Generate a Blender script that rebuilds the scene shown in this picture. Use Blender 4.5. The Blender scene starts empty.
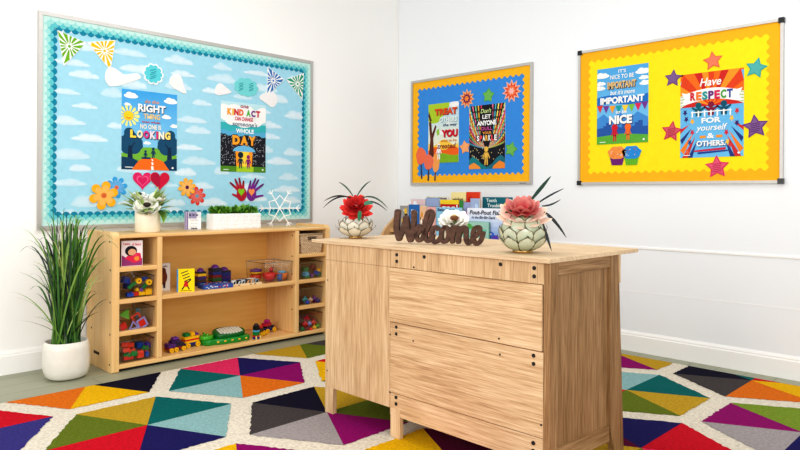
import bpy, math, random
from mathutils import Vector, Matrix
random.seed(7)
scn = bpy.context.scene
COL = scn.collection
PI = math.pi

# ------------------------------------------------------------------ camera model (level, solved from the room's lines)
F, YAW, ROLL, CY = 653.9, .7896, .0058, 194.81
CAM = Vector((-3.9842, -3.9869, .98))
FW = Vector((math.sin(YAW), math.cos(YAW), 0))
R0 = Vector((math.cos(YAW), -math.sin(YAW), 0)); U0 = Vector((0, 0, 1))
RR = R0*math.cos(ROLL) + U0*math.sin(ROLL); UU = U0*math.cos(ROLL) - R0*math.sin(ROLL)
cd = bpy.data.cameras.new('camera'); co = bpy.data.objects.new('camera', cd); COL.objects.link(co)
m = Matrix((RR, UU, -FW)).transposed().to_4x4(); m.translation = CAM
co.matrix_world = m
cd.sensor_width = 36; cd.lens = F/800*36; cd.shift_y = (CY-225)/800; cd.clip_start = .05
scn.camera = co
def ray(x, y): return FW + RR*((x-400)/F) - UU*((y-CY)/F)
def onp(ax, c, x, y):                      # measured point of the photo on the world plane axis=c
    d = ray(x, y); t = (c-CAM[ax])/d[ax]; return CAM + d*t
def onL(x, y, c=0.): return onp(1, c, x, y)
def onR(x, y, c=0.): return onp(0, c, x, y)
def onZ(x, y, c=0.): return onp(2, c, x, y)

# ------------------------------------------------------------------ colours and materials
def lin(v):
    v /= 255.; return v/12.92 if v <= .04045 else ((v+.055)/1.055)**2.4
def C(r, g, b): return (lin(r), lin(g), lin(b), 1.)
def mixc(a, b, t): return tuple(a[i]*(1-t)+b[i]*t for i in range(4))
WHITE = C(245, 245, 243); BLACK = C(22, 22, 26)
def newmat(name):
    m = bpy.data.materials.new(name); m.use_nodes = True
    nt = m.node_tree; b = nt.nodes['Principled BSDF']; return m, nt, b
def N(nt, t, **k):
    n = nt.nodes.new(t)
    for a, v in k.items():
        if a in n.inputs.keys(): n.inputs[a].default_value = v
        else: setattr(n, a, v)
    return n
def attr_mat(name, rough=.6, spec=.4, bump=0., bscale=200, coat=0):
    m, nt, b = newmat(name)
    a = N(nt, 'ShaderNodeAttribute', attribute_name='Col')
    nz = N(nt, 'ShaderNodeTexNoise'); nz.inputs['Scale'].default_value = 30
    tc = N(nt, 'ShaderNodeTexCoord'); nt.links.new(tc.outputs['Object'], nz.inputs['Vector'])
    mx = N(nt, 'ShaderNodeMix', data_type='RGBA', blend_type='MULTIPLY'); mx.inputs['Factor'].default_value = .12
    nt.links.new(a.outputs['Color'], mx.inputs[6]); nt.links.new(nz.outputs['Fac'], mx.inputs[7])
    nt.links.new(mx.outputs[2], b.inputs['Base Color'])
    b.inputs['Roughness'].default_value = rough; b.inputs['Specular IOR Level'].default_value = spec
    b.inputs['Coat Weight'].default_value = coat
    if bump:
        n2 = N(nt, 'ShaderNodeTexNoise'); n2.inputs['Scale'].default_value = bscale; n2.inputs['Detail'].default_value = 4
        nt.links.new(tc.outputs['Object'], n2.inputs['Vector'])
        bp = N(nt, 'ShaderNodeBump'); bp.inputs['Strength'].default_value = bump; bp.inputs['Distance'].default_value = .004
        nt.links.new(n2.outputs['Fac'], bp.inputs['Height']); nt.links.new(bp.outputs['Normal'], b.inputs['Normal'])
    return m
PAPER = attr_mat('printed_paper', .75, .25)
PLASTIC = attr_mat('toy_plastic', .28, .5)
MATTE = attr_mat('matte_paint', .7, .3)
CERAMIC = attr_mat('ceramic', .35, .5, .25, 60)
LEAF = attr_mat('leaf', .45, .4)
PETALM = attr_mat('silk_petal', .7, .2)
CAPIZ = attr_mat('capiz_shell', .22, .6, coat=.3)
RUGM = attr_mat('rug_pile', .95, .1, .9, 260)
def rugify(m):
    nt = m.node_tree
    for n in nt.nodes:
        if n.type == 'TEX_NOISE' and n.inputs['Scale'].default_value == 30:
            n.inputs['Scale'].default_value = 75; n.inputs['Detail'].default_value = 6; n.inputs['Roughness'].default_value = .75
        if n.type == 'MIX': n.inputs['Factor'].default_value = 1.; mixn = n
        if n.type == 'BUMP': n.inputs['Distance'].default_value = .006
rugify(RUGM)
def rug_contrast(nt):
    mx = [n for n in nt.nodes if n.type == 'MIX'][0]; l = mx.inputs[7].links[0]; src = l.from_socket
    mr = N(nt, 'ShaderNodeMapRange'); mr.inputs['From Min'].default_value = .36; mr.inputs['From Max'].default_value = .62; mr.inputs['To Min'].default_value = .72; mr.inputs['To Max'].default_value = 1.05
    nt.links.new(src, mr.inputs['Value']); nt.links.new(mr.outputs['Result'], mx.inputs[7])
rug_contrast(RUGM.node_tree)
def metal(name, col, rough):
    m, nt, b = newmat(name)
    nz = N(nt, 'ShaderNodeTexNoise'); nz.inputs['Scale'].default_value = 40
    mr = N(nt, 'ShaderNodeMapRange'); mr.inputs['To Min'].default_value = rough-.06; mr.inputs['To Max'].default_value = rough+.08
    nt.links.new(nz.outputs['Fac'], mr.inputs['Value']); nt.links.new(mr.outputs['Result'], b.inputs['Roughness'])
    b.inputs['Base Color'].default_value = col; b.inputs['Metallic'].default_value = .85
    return m
ALU = metal('brushed_aluminium', C(198, 196, 192), .5)
BRASS = metal('aged_brass', C(190, 150, 90), .35)
def wood(name, lo, hi, grain, rough=.5, mid=None, contrast=1., fine=90, dist=0., bump=.1):
    m, nt, b = newmat(name)
    tc = N(nt, 'ShaderNodeTexCoord')
    mp = N(nt, 'ShaderNodeMapping'); mp.inputs['Scale'].default_value = [fine if g == 0 else 2.2 for g in grain]
    nt.links.new(tc.outputs['Object'], mp.inputs['Vector'])
    n1 = N(nt, 'ShaderNodeTexNoise'); n1.inputs['Scale'].default_value = 1; n1.inputs['Detail'].default_value = 5; n1.inputs['Distortion'].default_value = dist
    nt.links.new(mp.outputs['Vector'], n1.inputs['Vector'])
    mp2 = N(nt, 'ShaderNodeMapping'); mp2.inputs['Scale'].default_value = [11 if g == 0 else 1.6 for g in grain]
    nt.links.new(tc.outputs['Object'], mp2.inputs['Vector'])
    n2 = N(nt, 'ShaderNodeTexNoise'); n2.inputs['Scale'].default_value = 1.3; n2.inputs['Detail'].default_value = 4; n2.inputs['Distortion'].default_value = .8
    nt.links.new(mp2.outputs['Vector'], n2.inputs['Vector'])
    mx = N(nt, 'ShaderNodeMix'); mx.inputs['Factor'].default_value = .45
    nt.links.new(n1.outputs['Fac'], mx.inputs[2]); nt.links.new(n2.outputs['Fac'], mx.inputs[3])
    cr = N(nt, 'ShaderNodeValToRGB')
    e = cr.color_ramp.elements; e[0].color = lo; e[1].color = hi
    e[0].position = .5-.16/contrast; e[1].position = .5+.16/contrast
    if mid: k = e.new(.5); k.color = mid
    nt.links.new(mx.outputs[0], cr.inputs['Fac']); nt.links.new(cr.outputs['Color'], b.inputs['Base Color'])
    b.inputs['Roughness'].default_value = rough; b.inputs['Specular IOR Level'].default_value = .3
    bp = N(nt, 'ShaderNodeBump'); bp.inputs['Strength'].default_value = bump; bp.inputs['Distance'].default_value = .002
    nt.links.new(n1.outputs['Fac'], bp.inputs['Height']); nt.links.new(bp.outputs['Normal'], b.inputs['Normal'])
    return m
def oak(name, lo, mid, hi, grain):
    m, nt, b = newmat(name); tc = N(nt, 'ShaderNodeTexCoord')
    def noise(across, along, det, dist, rough=.6):
        mp = N(nt, 'ShaderNodeMapping'); mp.inputs['Scale'].default_value = [across if g == 0 else along for g in grain]
        n = N(nt, 'ShaderNodeTexNoise'); n.inputs['Scale'].default_value = 1; n.inputs['Detail'].default_value = det; n.inputs['Distortion'].default_value = dist; n.inputs['Roughness'].default_value = rough
        nt.links.new(tc.outputs['Object'], mp.inputs['Vector']); nt.links.new(mp.outputs['Vector'], n.inputs['Vector']); return n.outputs['Fac']
    def mix(a, c, f):
        x = N(nt, 'ShaderNodeMix'); x.inputs['Factor'].default_value = f; nt.links.new(a, x.inputs[2]); nt.links.new(c, x.inputs[3]); return x.outputs[0]
    fine = noise(240, 7, 3, .2); band = noise(40, 2.2, 5, 1.6); broad = noise(7, .8, 2, .5)
    f = mix(mix(fine, band, .42), broad, .2)
    cr = N(nt, 'ShaderNodeValToRGB'); e = cr.color_ramp.elements; e[0].color = lo; e[1].color = hi; e[0].position = .365; e[1].position = .615
    k = e.new(.49); k.color = mid
    nt.links.new(f, cr.inputs['Fac']); nt.links.new(cr.outputs['Color'], b.inputs['Base Color'])
    b.inputs['Roughness'].default_value = .55; b.inputs['Specular IOR Level'].default_value = .25
    bp = N(nt, 'ShaderNodeBump'); bp.inputs['Strength'].default_value = .12; bp.inputs['Distance'].default_value = .001
    nt.links.new(fine, bp.inputs['Height']); nt.links.new(bp.outputs['Normal'], b.inputs['Normal'])
    return m
OAK_V = oak('oak_v', C(164, 128, 92), C(202, 167, 126), C(226, 197, 158), (0, 0, 1))
OAK_H = oak('oak_h', C(162, 124, 88), C(204, 168, 126), C(228, 199, 159), (0, 1, 0))
OAK_T = oak('oak_t', C(186, 156, 120), C(214, 186, 150), C(230, 206, 172), (0, 1, 0))
OAK_E_SHADE = oak('oak_end_shade', C(108, 78, 46), C(148, 112, 74), C(176, 140, 100), (0, 0, 1))  # darker copy of the oak: the end face's shade is put into the colour
OAK_X_SHADE = oak('oak_x_shade', C(112, 80, 50), C(150, 114, 76), C(178, 142, 102), (1, 0, 0))  # same darkened oak with sideways grain, for the shaded end's rails
MAPLE_X = wood('maple_board', C(224, 176, 110), C(240, 202, 144), (1, 0, 0), .4, fine=50)
MAPLE_Z = wood('maple_side', C(224, 180, 116), C(241, 204, 148), (0, 0, 1), .4, fine=50)
MAPLE_B = wood('maple_back', C(238, 184, 98), C(248, 202, 122), (1, 0, 0), .45, fine=35)
RACKW = wood('rack_wood', C(190, 150, 104), C(218, 182, 136), (0, 0, 1), .5, fine=40)
WALNUT = wood('sign_wood', C(62, 40, 31), C(98, 67, 52), (0, 1, 0), .6, fine=60)
def wallmat(name, col):
    m, nt, b = newmat(name)
    tc = N(nt, 'ShaderNodeTexCoord'); nz = N(nt, 'ShaderNodeTexNoise'); nz.inputs['Scale'].default_value = 90
    nt.links.new(tc.outputs['Object'], nz.inputs['Vector'])
    bp = N(nt, 'ShaderNodeBump'); bp.inputs['Strength'].default_value = .05; bp.inputs['Distance'].default_value = .002
    nt.links.new(nz.outputs['Fac'], bp.inputs['Height']); nt.links.new(bp.outputs['Normal'], b.inputs['Normal'])
    b.inputs['Base Color'].default_value = col; b.inputs['Roughness'].default_value = .6; b.inputs['Specular IOR Level'].default_value = .25
    return m
WALL_L = wallmat('wall_paint_warm', C(246, 246, 243))
WALL_R = wallmat('wall_paint_cool', C(238, 241, 243))
TRIMW = wallmat('trim_gloss', C(246, 245, 242))
def floormat():
    m, nt, b = newmat('sage_vinyl_planks')
    tc = N(nt, 'ShaderNodeTexCoord')
    bk = N(nt, 'ShaderNodeTexBrick'); bk.offset = .37
    bk.inputs['Color1'].default_value = C(165, 166, 142); bk.inputs['Color2'].default_value = C(156, 158, 135)
    bk.inputs['Mortar'].default_value = C(118, 120, 102); bk.inputs['Scale'].default_value = 1
    bk.inputs['Mortar Size'].default_value = .0022; bk.inputs['Brick Width'].default_value = .92; bk.inputs['Row Height'].default_value = .15
    nt.links.new(tc.outputs['Object'], bk.inputs['Vector'])
    mp = N(nt, 'ShaderNodeMapping'); mp.inputs['Scale'].default_value = (2, 40, 1); nt.links.new(tc.outputs['Object'], mp.inputs['Vector'])
    nz = N(nt, 'ShaderNodeTexNoise'); nz.inputs['Scale'].default_value = 1.5; nt.links.new(mp.outputs['Vector'], nz.inputs['Vector'])
    mx = N(nt, 'ShaderNodeMix', data_type='RGBA', blend_type='MULTIPLY'); mx.inputs['Factor'].default_value = .25
    nt.links.new(bk.outputs['Color'], mx.inputs[6]); nt.links.new(nz.outputs['Fac'], mx.inputs[7])
    nt.links.new(mx.outputs[2], b.inputs['Base Color']); b.inputs['Roughness'].default_value = .42
    return m
FLOORM = floormat()
def clearmat(name, tint=(1, 1, 1, 1), k=.12):
    m, nt, b = newmat(name)
    out = nt.nodes['Material Output']
    tr = N(nt, 'ShaderNodeBsdfTransparent'); tr.inputs['Color'].default_value = tint
    gl = N(nt, 'ShaderNodeBsdfGlossy'); gl.inputs['Roughness'].default_value = .08
    lw = N(nt, 'ShaderNodeLayerWeight'); lw.inputs['Blend'].default_value = .3
    mr = N(nt, 'ShaderNodeMapRange'); mr.inputs['To Min'].default_value = k*.4; mr.inputs['To Max'].default_value = .6
    nt.links.new(lw.outputs['Facing'], mr.inputs['Value'])
    ms = N(nt, 'ShaderNodeMixShader'); nt.links.new(mr.outputs['Result'], ms.inputs['Fac'])
    nt.links.new(tr.outputs['BSDF'], ms.inputs[1]); nt.links.new(gl.outputs['BSDF'], ms.inputs[2])
    nt.links.new(ms.outputs['Shader'], out.inputs['Surface'])
    nt.nodes.remove(b)
    return m
CLEAR = clearmat('clear_plastic', (.98, .98, .975, 1), .06)
CLEARRIM = clearmat('clear_plastic_rim', (.72, .72, .70, 1), .5)
def wickermat():
    m, nt, b = newmat('woven_wicker')
    tc = N(nt, 'ShaderNodeTexCoord')
    w = N(nt, 'ShaderNodeTexBrick'); w.inputs['Scale'].default_value = 1; w.inputs['Brick Width'].default_value = .018; w.inputs['Row Height'].default_value = .009
    w.inputs['Mortar Size'].default_value = .0012; w.inputs['Color1'].default_value = C(238, 214, 178); w.inputs['Color2'].default_value = C(220, 190, 150); w.inputs['Mortar'].default_value = C(130, 98, 64)
    mp = N(nt, 'ShaderNodeMapping'); mp.inputs['Rotation'].default_value = (PI/2, 0, 0)
    nt.links.new(tc.outputs['Object'], mp.inputs['Vector']); nt.links.new(mp.outputs['Vector'], w.inputs['Vector'])
    nt.links.new(w.outputs['Color'], b.inputs['Base Color']); b.inputs['Roughness'].default_value = .7
    bp = N(nt, 'ShaderNodeBump'); bp.inputs['Strength'].default_value = .6; bp.inputs['Distance'].default_value = .003; bp.invert = True
    nt.links.new(w.outputs['Fac'], bp.inputs['Height']); nt.links.new(bp.outputs['Normal'], b.inputs['Normal'])
    return m
WICKER = wickermat()

# ------------------------------------------------------------------ mesh builder
def chain_loc(o):
    v = Vector((0, 0, 0))
    while o is not None: v = v + o.location; o = o.parent
    return v
class MB:
    def __init__(s, xf=None): s.v = []; s.f = []; s.c = []; s.sm = []; s.xf = xf; s.map = None; s.lay = .0004
    def add(s, verts, faces, col, smooth=False):
        n = len(s.v)
        for p in verts:
            p = Vector(p); s.v.append(s.xf @ p if s.xf else p)
        for i, f in enumerate(faces):
            s.f.append([n+k for k in f]); s.sm.append(smooth)
            if callable(col): s.c.append([col(Vector(verts[k])) for k in f])
            elif isinstance(col, list): s.c.append([col[k] for k in f])
            else: s.c.append([col]*len(f))
        return s
    def box(s, a, b, col=WHITE, rot=None):
        x0, y0, z0 = a; x1, y1, z1 = b
        vs = [Vector((x, y, z)) for z in (z0, z1) for y in (y0, y1) for x in (x0, x1)]
        if rot is not None:
            c = Vector(((x0+x1)/2, (y0+y1)/2, (z0+z1)/2)); vs = [c + rot @ (p-c) for p in vs]
        return s.add(vs, [(0, 2, 3, 1), (4, 5, 7, 6), (0, 1, 5, 4), (2, 6, 7, 3), (0, 4, 6, 2), (1, 3, 7, 5)], col)
    def cbox(s, c, d, col=WHITE, rot=None):
        return s.box([c[i]-d[i]/2 for i in range(3)], [c[i]+d[i]/2 for i in range(3)], col, rot)
    def tube(s, pts, rad, col=WHITE, n=8, caps=True, flat=1., smooth=True):
        pts = [Vector(p) for p in pts]; k = len(pts)
        if not isinstance(rad, (list, tuple)): rad = [rad]*k
        vs = []; up = Vector((0, 0, 1)); a = None
        for i, p in enumerate(pts):
            t = (pts[min(i+1, k-1)]-pts[max(i-1, 0)]).normalized()
            if a is None: a = t.orthogonal().normalized() if abs(t.z) > .95 else t.cross(up).normalized()
            else: a = (a - t*a.dot(t)).normalized()
            b = t.cross(a)
            for j in range(n):
                th = 2*PI*j/n; vs.append(p + (a*math.cos(th) + b*math.sin(th)*flat)*rad[i])
        fs = [(i*n+j, i*n+(j+1) % n, (i+1)*n+(j+1) % n, (i+1)*n+j) for i in range(k-1) for j in range(n)]
        s.add(vs, fs, col, smooth)
        if caps:
            s.add(vs[:n], [tuple(reversed(range(n)))], col); s.add(vs[-n:], [tuple(range(n))], col)
        return s
    def cyl(s, p, q, r, col=WHITE, n=16, r2=None): return s.tube([p, q], [r, r if r2 is None else r2], col, n)
    def lathe(s, prof, c=(0, 0, 0), col=WHITE, n=28, sq=None, smooth=True):
        c = Vector(c); vs = []
        for r, z in prof:
            for j in range(n):
                th = 2*PI*j/n; k = 1.
                if sq: k = 1/((abs(math.cos(th))**sq+abs(math.sin(th))**sq)**(1/sq))
                vs.append(c+Vector((r*k*math.cos(th), r*k*math.sin(th), z)))
        fs = [(i*n+j, i*n+(j+1) % n, (i+1)*n+(j+1) % n, (i+1)*n+j) for i in range(len(prof)-1) for j in range(n)]
        return s.add(vs, fs, col, smooth)
    def ball(s, c, r, col=WHITE, n=14, mth=8):
        if not isinstance(r, (list, tuple)): r = (r, r, r)
        vs = []; c = Vector(c)
        for i in range(mth+1):
            ph = -PI/2+PI*i/mth
            for j in range(n):
                th = 2*PI*j/n; vs.append(c+Vector((r[0]*math.cos(ph)*math.cos(th), r[1]*math.cos(ph)*math.sin(th), r[2]*math.sin(ph))))
        fs = [(i*n+j, i*n+(j+1) % n, (i+1)*n+(j+1) % n, (i+1)*n+j) for i in range(mth) for j in range(n)]
        return s.add(vs, fs, col, True)
    def prism(s, pts, f0, f1, col=WHITE, side=None):      # pts 2d CCW seen from the f1 side; f0/f1 map (u,v)->3d
        n = len(pts); a = [f0(*p) for p in pts]; b = [f1(*p) for p in pts]
        s.add(b, [tuple(range(n))], col); s.add(a, [tuple(reversed(range(n)))], side or col)
        s.add(a+b, [(i, (i+1) % n, n+(i+1) % n, n+i) for i in range(n)], side or col); return s
    # ---- flat art on a mapped plane: s.map(u, v, d)
    def P(s, pts, col, L=0, d=0.):
        return s.add([s.map(u, v, d+L*s.lay) for u, v in pts], [tuple(range(len(pts)))], col)
    def R(s, x0, y0, x1, y1, col, L=0): return s.P([(x0, y0), (x1, y0), (x1, y1), (x0, y1)], col, L)
    def E(s, x, y, rx, ry, col, L=0, n=20, rot=0): return s.P([(x+rx*math.cos(t)*math.cos(rot)-ry*math.sin(t)*math.sin(rot), y+rx*math.cos(t)*math.sin(rot)+ry*math.sin(t)*math.cos(rot)) for t in [2*PI*i/n for i in range(n)]], col, L)
    def cut(s, pts, col, d0, d1, side=None):
        return s.prism(pts, lambda u, v: s.map(u, v, d0), lambda u, v: s.map(u, v, d1), col, side or mixc(col, WHITE, .5))
    def build(s, name, mat, parent=None, local=False, bev=0., loc=None, rot=None):
        me = bpy.data.meshes.new(name)
        off = Vector((0, 0, 0))
        if not local:
            if parent is not None: off = chain_loc(parent)
            else:
                xs = [p.x for p in s.v]; ys = [p.y for p in s.v]; zs = [p.z for p in s.v]
                off = Vector(((min(xs)+max(xs))/2, (min(ys)+max(ys))/2, min(zs)))
        me.from_pydata([p-off for p in s.v], [], s.f)
        ca = me.color_attributes.new('Col', 'FLOAT_COLOR', 'CORNER')
        flat = []
        for cs in s.c:
            for c in cs: flat.extend(c)
        ca.data.foreach_set('color', flat)
        me.polygons.foreach_set('use_smooth', s.sm)
        me.materials.append(mat); me.update()
        o = bpy.data.objects.new(name, me); COL.objects.link(o)
        if parent is not None: o.parent = parent
        elif not local: o.location = off
        if loc is not None: o.location = loc
        if rot is not None: o.rotation_euler = rot
        if bev:
            b = o.modifiers.new('bevel', 'BEVEL'); b.width = bev; b.segments = 2; b.limit_method = 'ANGLE'
        return o
def tag(o, label=None, cat=None, group=None, kind=None):
    if label: o['label'] = label
    if cat: o['category'] = cat
    if group: o['group'] = group
    if kind: o['kind'] = kind
    return o
def empty(name, loc, label, cat, group=None, rot=None):
    o = bpy.data.objects.new(name, None); COL.objects.link(o); o.location = loc; o.empty_display_size = .05
    if rot: o.rotation_euler = rot
    return tag(o, label, cat, group)
def mapL(u, v, d): return Vector((u, -d, v))          # on the left wall: right = +x, towards room = -y
def mapR(u, v, d): return Vector((-d, -u, v))         # on the right wall: right = -y, towards room = -x
def uvL(x, y, d=.012): p = onL(x, y, -d); return (p.x, p.z)
def uvR(x, y, d=.012): p = onR(x, y, -d); return (-p.y, p.z)

# ------------------------------------------------------------------ 2d shapes
def star(x, y, r, k=.5, n=5, a=PI/2): return [(x+(r if i % 2 == 0 else r*k)*math.cos(a+PI*i/n), y+(r if i % 2 == 0 else r*k)*math.sin(a+PI*i/n)) for i in range(2*n)]
def heart(x, y, w, h):
    o = []
    for i in range(28):
        t = 2*PI*i/28; o.append((x-w/2*math.sin(t)**3, y+h/2*(13*math.cos(t)-5*math.cos(2*t)-2*math.cos(3*t)-math.cos(4*t)+2.5)/14.5))
    return o
def capsule(p, q, r0, r1, n=7):
    a = math.atan2(q[1]-p[1], q[0]-p[0]); o = []
    for i in range(n): t = a+PI/2+PI*i/(n-1); o.append((p[0]+r0*math.cos(t), p[1]+r0*math.sin(t)))
    for i in range(n): t = a-PI/2+PI*i/(n-1); o.append((q[0]+r1*math.cos(t), q[1]+r1*math.sin(t)))
    return o
def flower(x, y, r, n, inner=.5, a0=0.):
    o = []
    for i in range(n*8):
        t = 2*PI*i/(n*8); k = inner+(1-inner)*abs(math.cos(n*t/2))**.55; o.append((x+r*k*math.cos(t+a0), y+r*k*math.sin(t+a0)))
    return o
def bump_cloud(x, y, w, h, n=4, seed=0, flatb=True):
    rn = random.Random(seed); o = [(x-w/2, y), (x+w/2, y)] if flatb else []
    for i in range(19):
        t = PI*i/18; k = .82+.22*abs(math.sin(n*t+rn.random()*.2)); o.append((x+w/2*math.cos(t)*min(k, 1), y+h*math.sin(t)*k))
    return o[1:] if flatb else o
_tc = {}
def text_geo(body, bold, shear):
    k = (body, bold, shear)
    if k in _tc: return _tc[k]
    cu = bpy.data.curves.new('lettering', 'FONT'); cu.body = body; cu.offset = bold; cu.shear = shear; cu.fill_mode = 'FRONT'; cu.resolution_u = 3
    ob = bpy.data.objects.new('lettering', cu); COL.objects.link(ob)
    dg = bpy.context.evaluated_depsgraph_get(); ev = ob.evaluated_get(dg); me = ev.to_mesh()
    vs = [(v.co.x, v.co.y) for v in me.vertices]; fs = [tuple(p.vertices) for p in me.polygons]; ev.to_mesh_clear()
    bpy.data.objects.remove(ob); bpy.data.curves.remove(cu)
    # normalise orientation so every face looks the same way
    ff = []
    for f in fs:
        ar = sum(vs[f[i]][0]*vs[f[(i+1) % len(f)]][1]-vs[f[(i+1) % len(f)]][0]*vs[f[i]][1] for i in range(len(f)))
        ff.append(f if ar > 0 else tuple(reversed(f)))
    xs = [p[0] for p in vs]; ys = [p[1] for p in vs]
    r = ([((p[0]-min(xs))/(max(xs)-min(xs)), (p[1]-min(ys))/(max(ys)-min(ys))) for p in vs], ff); _tc[k] = r
    return r
def text(mb, body, x0, y0, x1, y1, col, L, bold=.02, shear=0.):
    vs, fs = text_geo(body, bold, shear)
    mb.add([mb.map(x0+(x1-x0)*u, y0+(y1-y0)*v, L*mb.lay) for u, v in vs], fs, col)
def letters(mb, body, x0, y0, x1, y1, cols, L, bold=.03, gap=.1, dy=0.):
    wd = [.35 if ch in "I'.!" else .45 if ch == ' ' else 1. for ch in body]; tot = sum(wd); x = x0; j = 0
    for i, ch in enumerate(body):
        w = (x1-x0)*wd[i]/tot
        if ch != ' ':
            text(mb, ch, x+w*gap/2, y0+dy*(-1)**j, x+w*(1-gap/2), y1+dy*(-1)**j, cols[j % len(cols)], L, bold); j += 1
        x += w

# ================================================================== THE ROOM
def struct(name, mb, mat, bev=0.): return tag(mb.build(name, mat, bev=bev), kind='structure')
struct('floor', MB().box((-6.5, -6.5, -.05), (.0, .0, 0)), FLOORM)
struct('wall_left', MB().box((-6.5, 0, -.05), (.12, .12, 2.75)), WALL_L)
struct('wall_right', MB().box((0, -6.5, -.05), (.12, 0, 2.75)), WALL_R)
def baseb(name, mp, u0, u1):
    prof = [(0, 0), (.016, 0), (.016, .098), (.011, .104), (.011, .112), (.006, .120), (.003, .126), (0, .126)]
    mb = MB(); n = len(prof)
    vs = [mp(u0, z, d) for d, z in prof]+[mp(u1, z, d) for d, z in prof]
    mb.add(vs, [(i, (i+1) % n, n+(i+1) % n, n+i) for i in range(n)]+[tuple(range(n)), tuple(reversed(range(n, 2*n)))], WHITE)
    struct(name, mb, TRIMW)
baseb('baseboard_left', mapL, -6.5, -.017)
baseb('baseboard_right', mapR, .0, 6.5)
mb = MB(); mb.tube([(-.006, -.006, .127), (-.006, -.006, 2.75)], .006, WHITE, 10)
struct('trim_1', mb, TRIMW)
mb = MB(); mb.box((-.006, -6.5, .648), (0, -.013, .662)); struct('trim_2', mb, TRIMW, .002)
mb = MB(); mb.box((-.0015, -6.5, .3765), (0, -.013, .3795)); struct('trim_3', mb, TRIMW)

# ------------------------------------------------------------------ rug: hexagons of six wedges on a cream ground
CREAM = C(234, 224, 206)
RC = dict(red=C(206, 16, 40), blue=C(62, 56, 128), navy=C(32, 28, 92), ink=C(20, 18, 40), orange=C(226, 118, 28), yellow=C(238, 184, 10), must=C(196, 158, 44), olive=C(106, 120, 34),
          green=C(128, 152, 50), teal=C(4, 104, 102), lb=C(146, 186, 186), pink=C(226, 52, 104), mag=C(146, 10, 106), dg=C(76, 70, 70), lg=C(168, 160, 160), maroon=C(92, 8, 52), white=CREAM)
hexes = {  # (column, row): wedges [top, left-top, left-bottom, bottom, right-bottom, right-top]
 (0, 0): ['must', 'olive', 'red', 'navy', 'lb', 'teal'], (1, 0): ['pink', 'teal', 'lb', 'orange', 'mag', 'navy'],
 (2, -1): ['teal', 'lb', 'must', 'olive', 'dg', 'orange'], (2, 0): ['red', 'yellow', 'ink', 'teal', 'pink', 'must'],
 (1, 1): ['ink', 'dg', 'lg', 'mag', 'olive', 'must'], (-1, 0): ['must', 'orange', 'red', 'pink', 'blue', 'red'],
 (0, -1): ['lb', 'pink', 'orange', 'yellow', 'ink', 'teal'], (0, 1): ['yellow', 'lb', 'teal', 'olive', 'navy', 'mag'],
 (1, 2): ['yellow', 'pink', 'red', 'navy', 'teal', 'maroon'], (3, 2): ['lb', 'red', 'olive', 'must', 'teal', 'lb'],
 (4, 1): ['teal', 'lb', 'mag', 'must', 'olive', 'red'], (4, 2): ['ink', 'dg', 'orange', 'yellow', 'red', 'teal'],
 (3, 3): ['mag', 'lg', 'navy', 'red', 'must', 'green'], (2, 2): ['maroon', 'must', 'olive', 'pink', 'red', 'navy'],
 (2, 1): ['olive', 'must', 'lb', 'red', 'yellow', 'teal'], (3, 0): ['orange', 'mag', 'navy', 'teal', 'red', 'must'], (3, 1): ['must', 'olive', 'ink', 'lg', 'mag', 'orange'],
}
RX0, RX1, RY0, RY1 = -4.1, -.165, -4.1, -.575
def clip(poly, ax, lim, keep_less):
    o = []
    for i in range(len(poly)):
        a, b = poly[i], poly[(i+1) % len(poly)]
        ia = (a[ax] <= lim) if keep_less else (a[ax] >= lim); ib = (b[ax] <= lim) if keep_less else (b[ax] >= lim)
        if ia: o.append(a)
        if ia != ib:
            t = (lim-a[ax])/(b[ax]-a[ax]); o.append((a[0]+t*(b[0]-a[0]), a[1]+t*(b[1]-a[1])))
    return o
mb = MB(); mb.box((RX0, RY0, 0.001), (RX1, RY1, .012), CREAM)
keys = list(RC); hr = random.Random(3)
for ci in range(-4, 7):
    for rj in range(-3, 6):
        cx = -2.785+.658*ci-.0385*rj+(.019 if ci % 2 else 0); cy = -1.32-.78*rj+(.385 if ci % 2 else 0)
        if not (RX0-.4 < cx < RX1+.4 and RY0-.4 < cy < RY1+.4): continue
        cols = hexes.get((ci, rj)) or [hr.choice(keys[:-1]) for _ in range(6)]
        r = .398
        for k in range(6):
            a0 = PI/3+k*PI/3
            hx = [(.18, .345), (-.18, .345), (-.395, 0), (-.18, -.345), (.18, -.345), (.395, 0)]
            p0 = (cx+hx[k][0]+.045*hx[k][1], cy+hx[k][1]); p1 = (cx+hx[(k+1) % 6][0]+.045*hx[(k+1) % 6][1], cy+hx[(k+1) % 6][1])
            edge = []; nn = 24
            for i in range(nn+1):     # slightly ragged yarn edge on the outside
                t = i/nn; j = (hr.random()-.5)*.009 if 0 < i < nn else 0
                nx, ny = math.cos(a0+PI/6), math.sin(a0+PI/6)
                edge.append((p0[0]+(p1[0]-p0[0])*t+nx*j, p0[1]+(p1[1]-p0[1])*t+ny*j))
            poly = [(cx, cy)]+edge
            for ax, lim, less in ((0, RX1-.004, True), (0, RX0+.004, False), (1, RY1-.004, True), (1, RY0+.004, False)):
                if poly: poly = clip(poly, ax, lim, less)
            if len(poly) > 2: mb.add([(x, y, .0135) for x, y in poly], [tuple(range(len(poly)))], RC[cols[k]])
tag(mb.build('area_rug', RUGM), 'large shag rug of multicoloured triangles and cream lines on the floor', 'rug')

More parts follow.
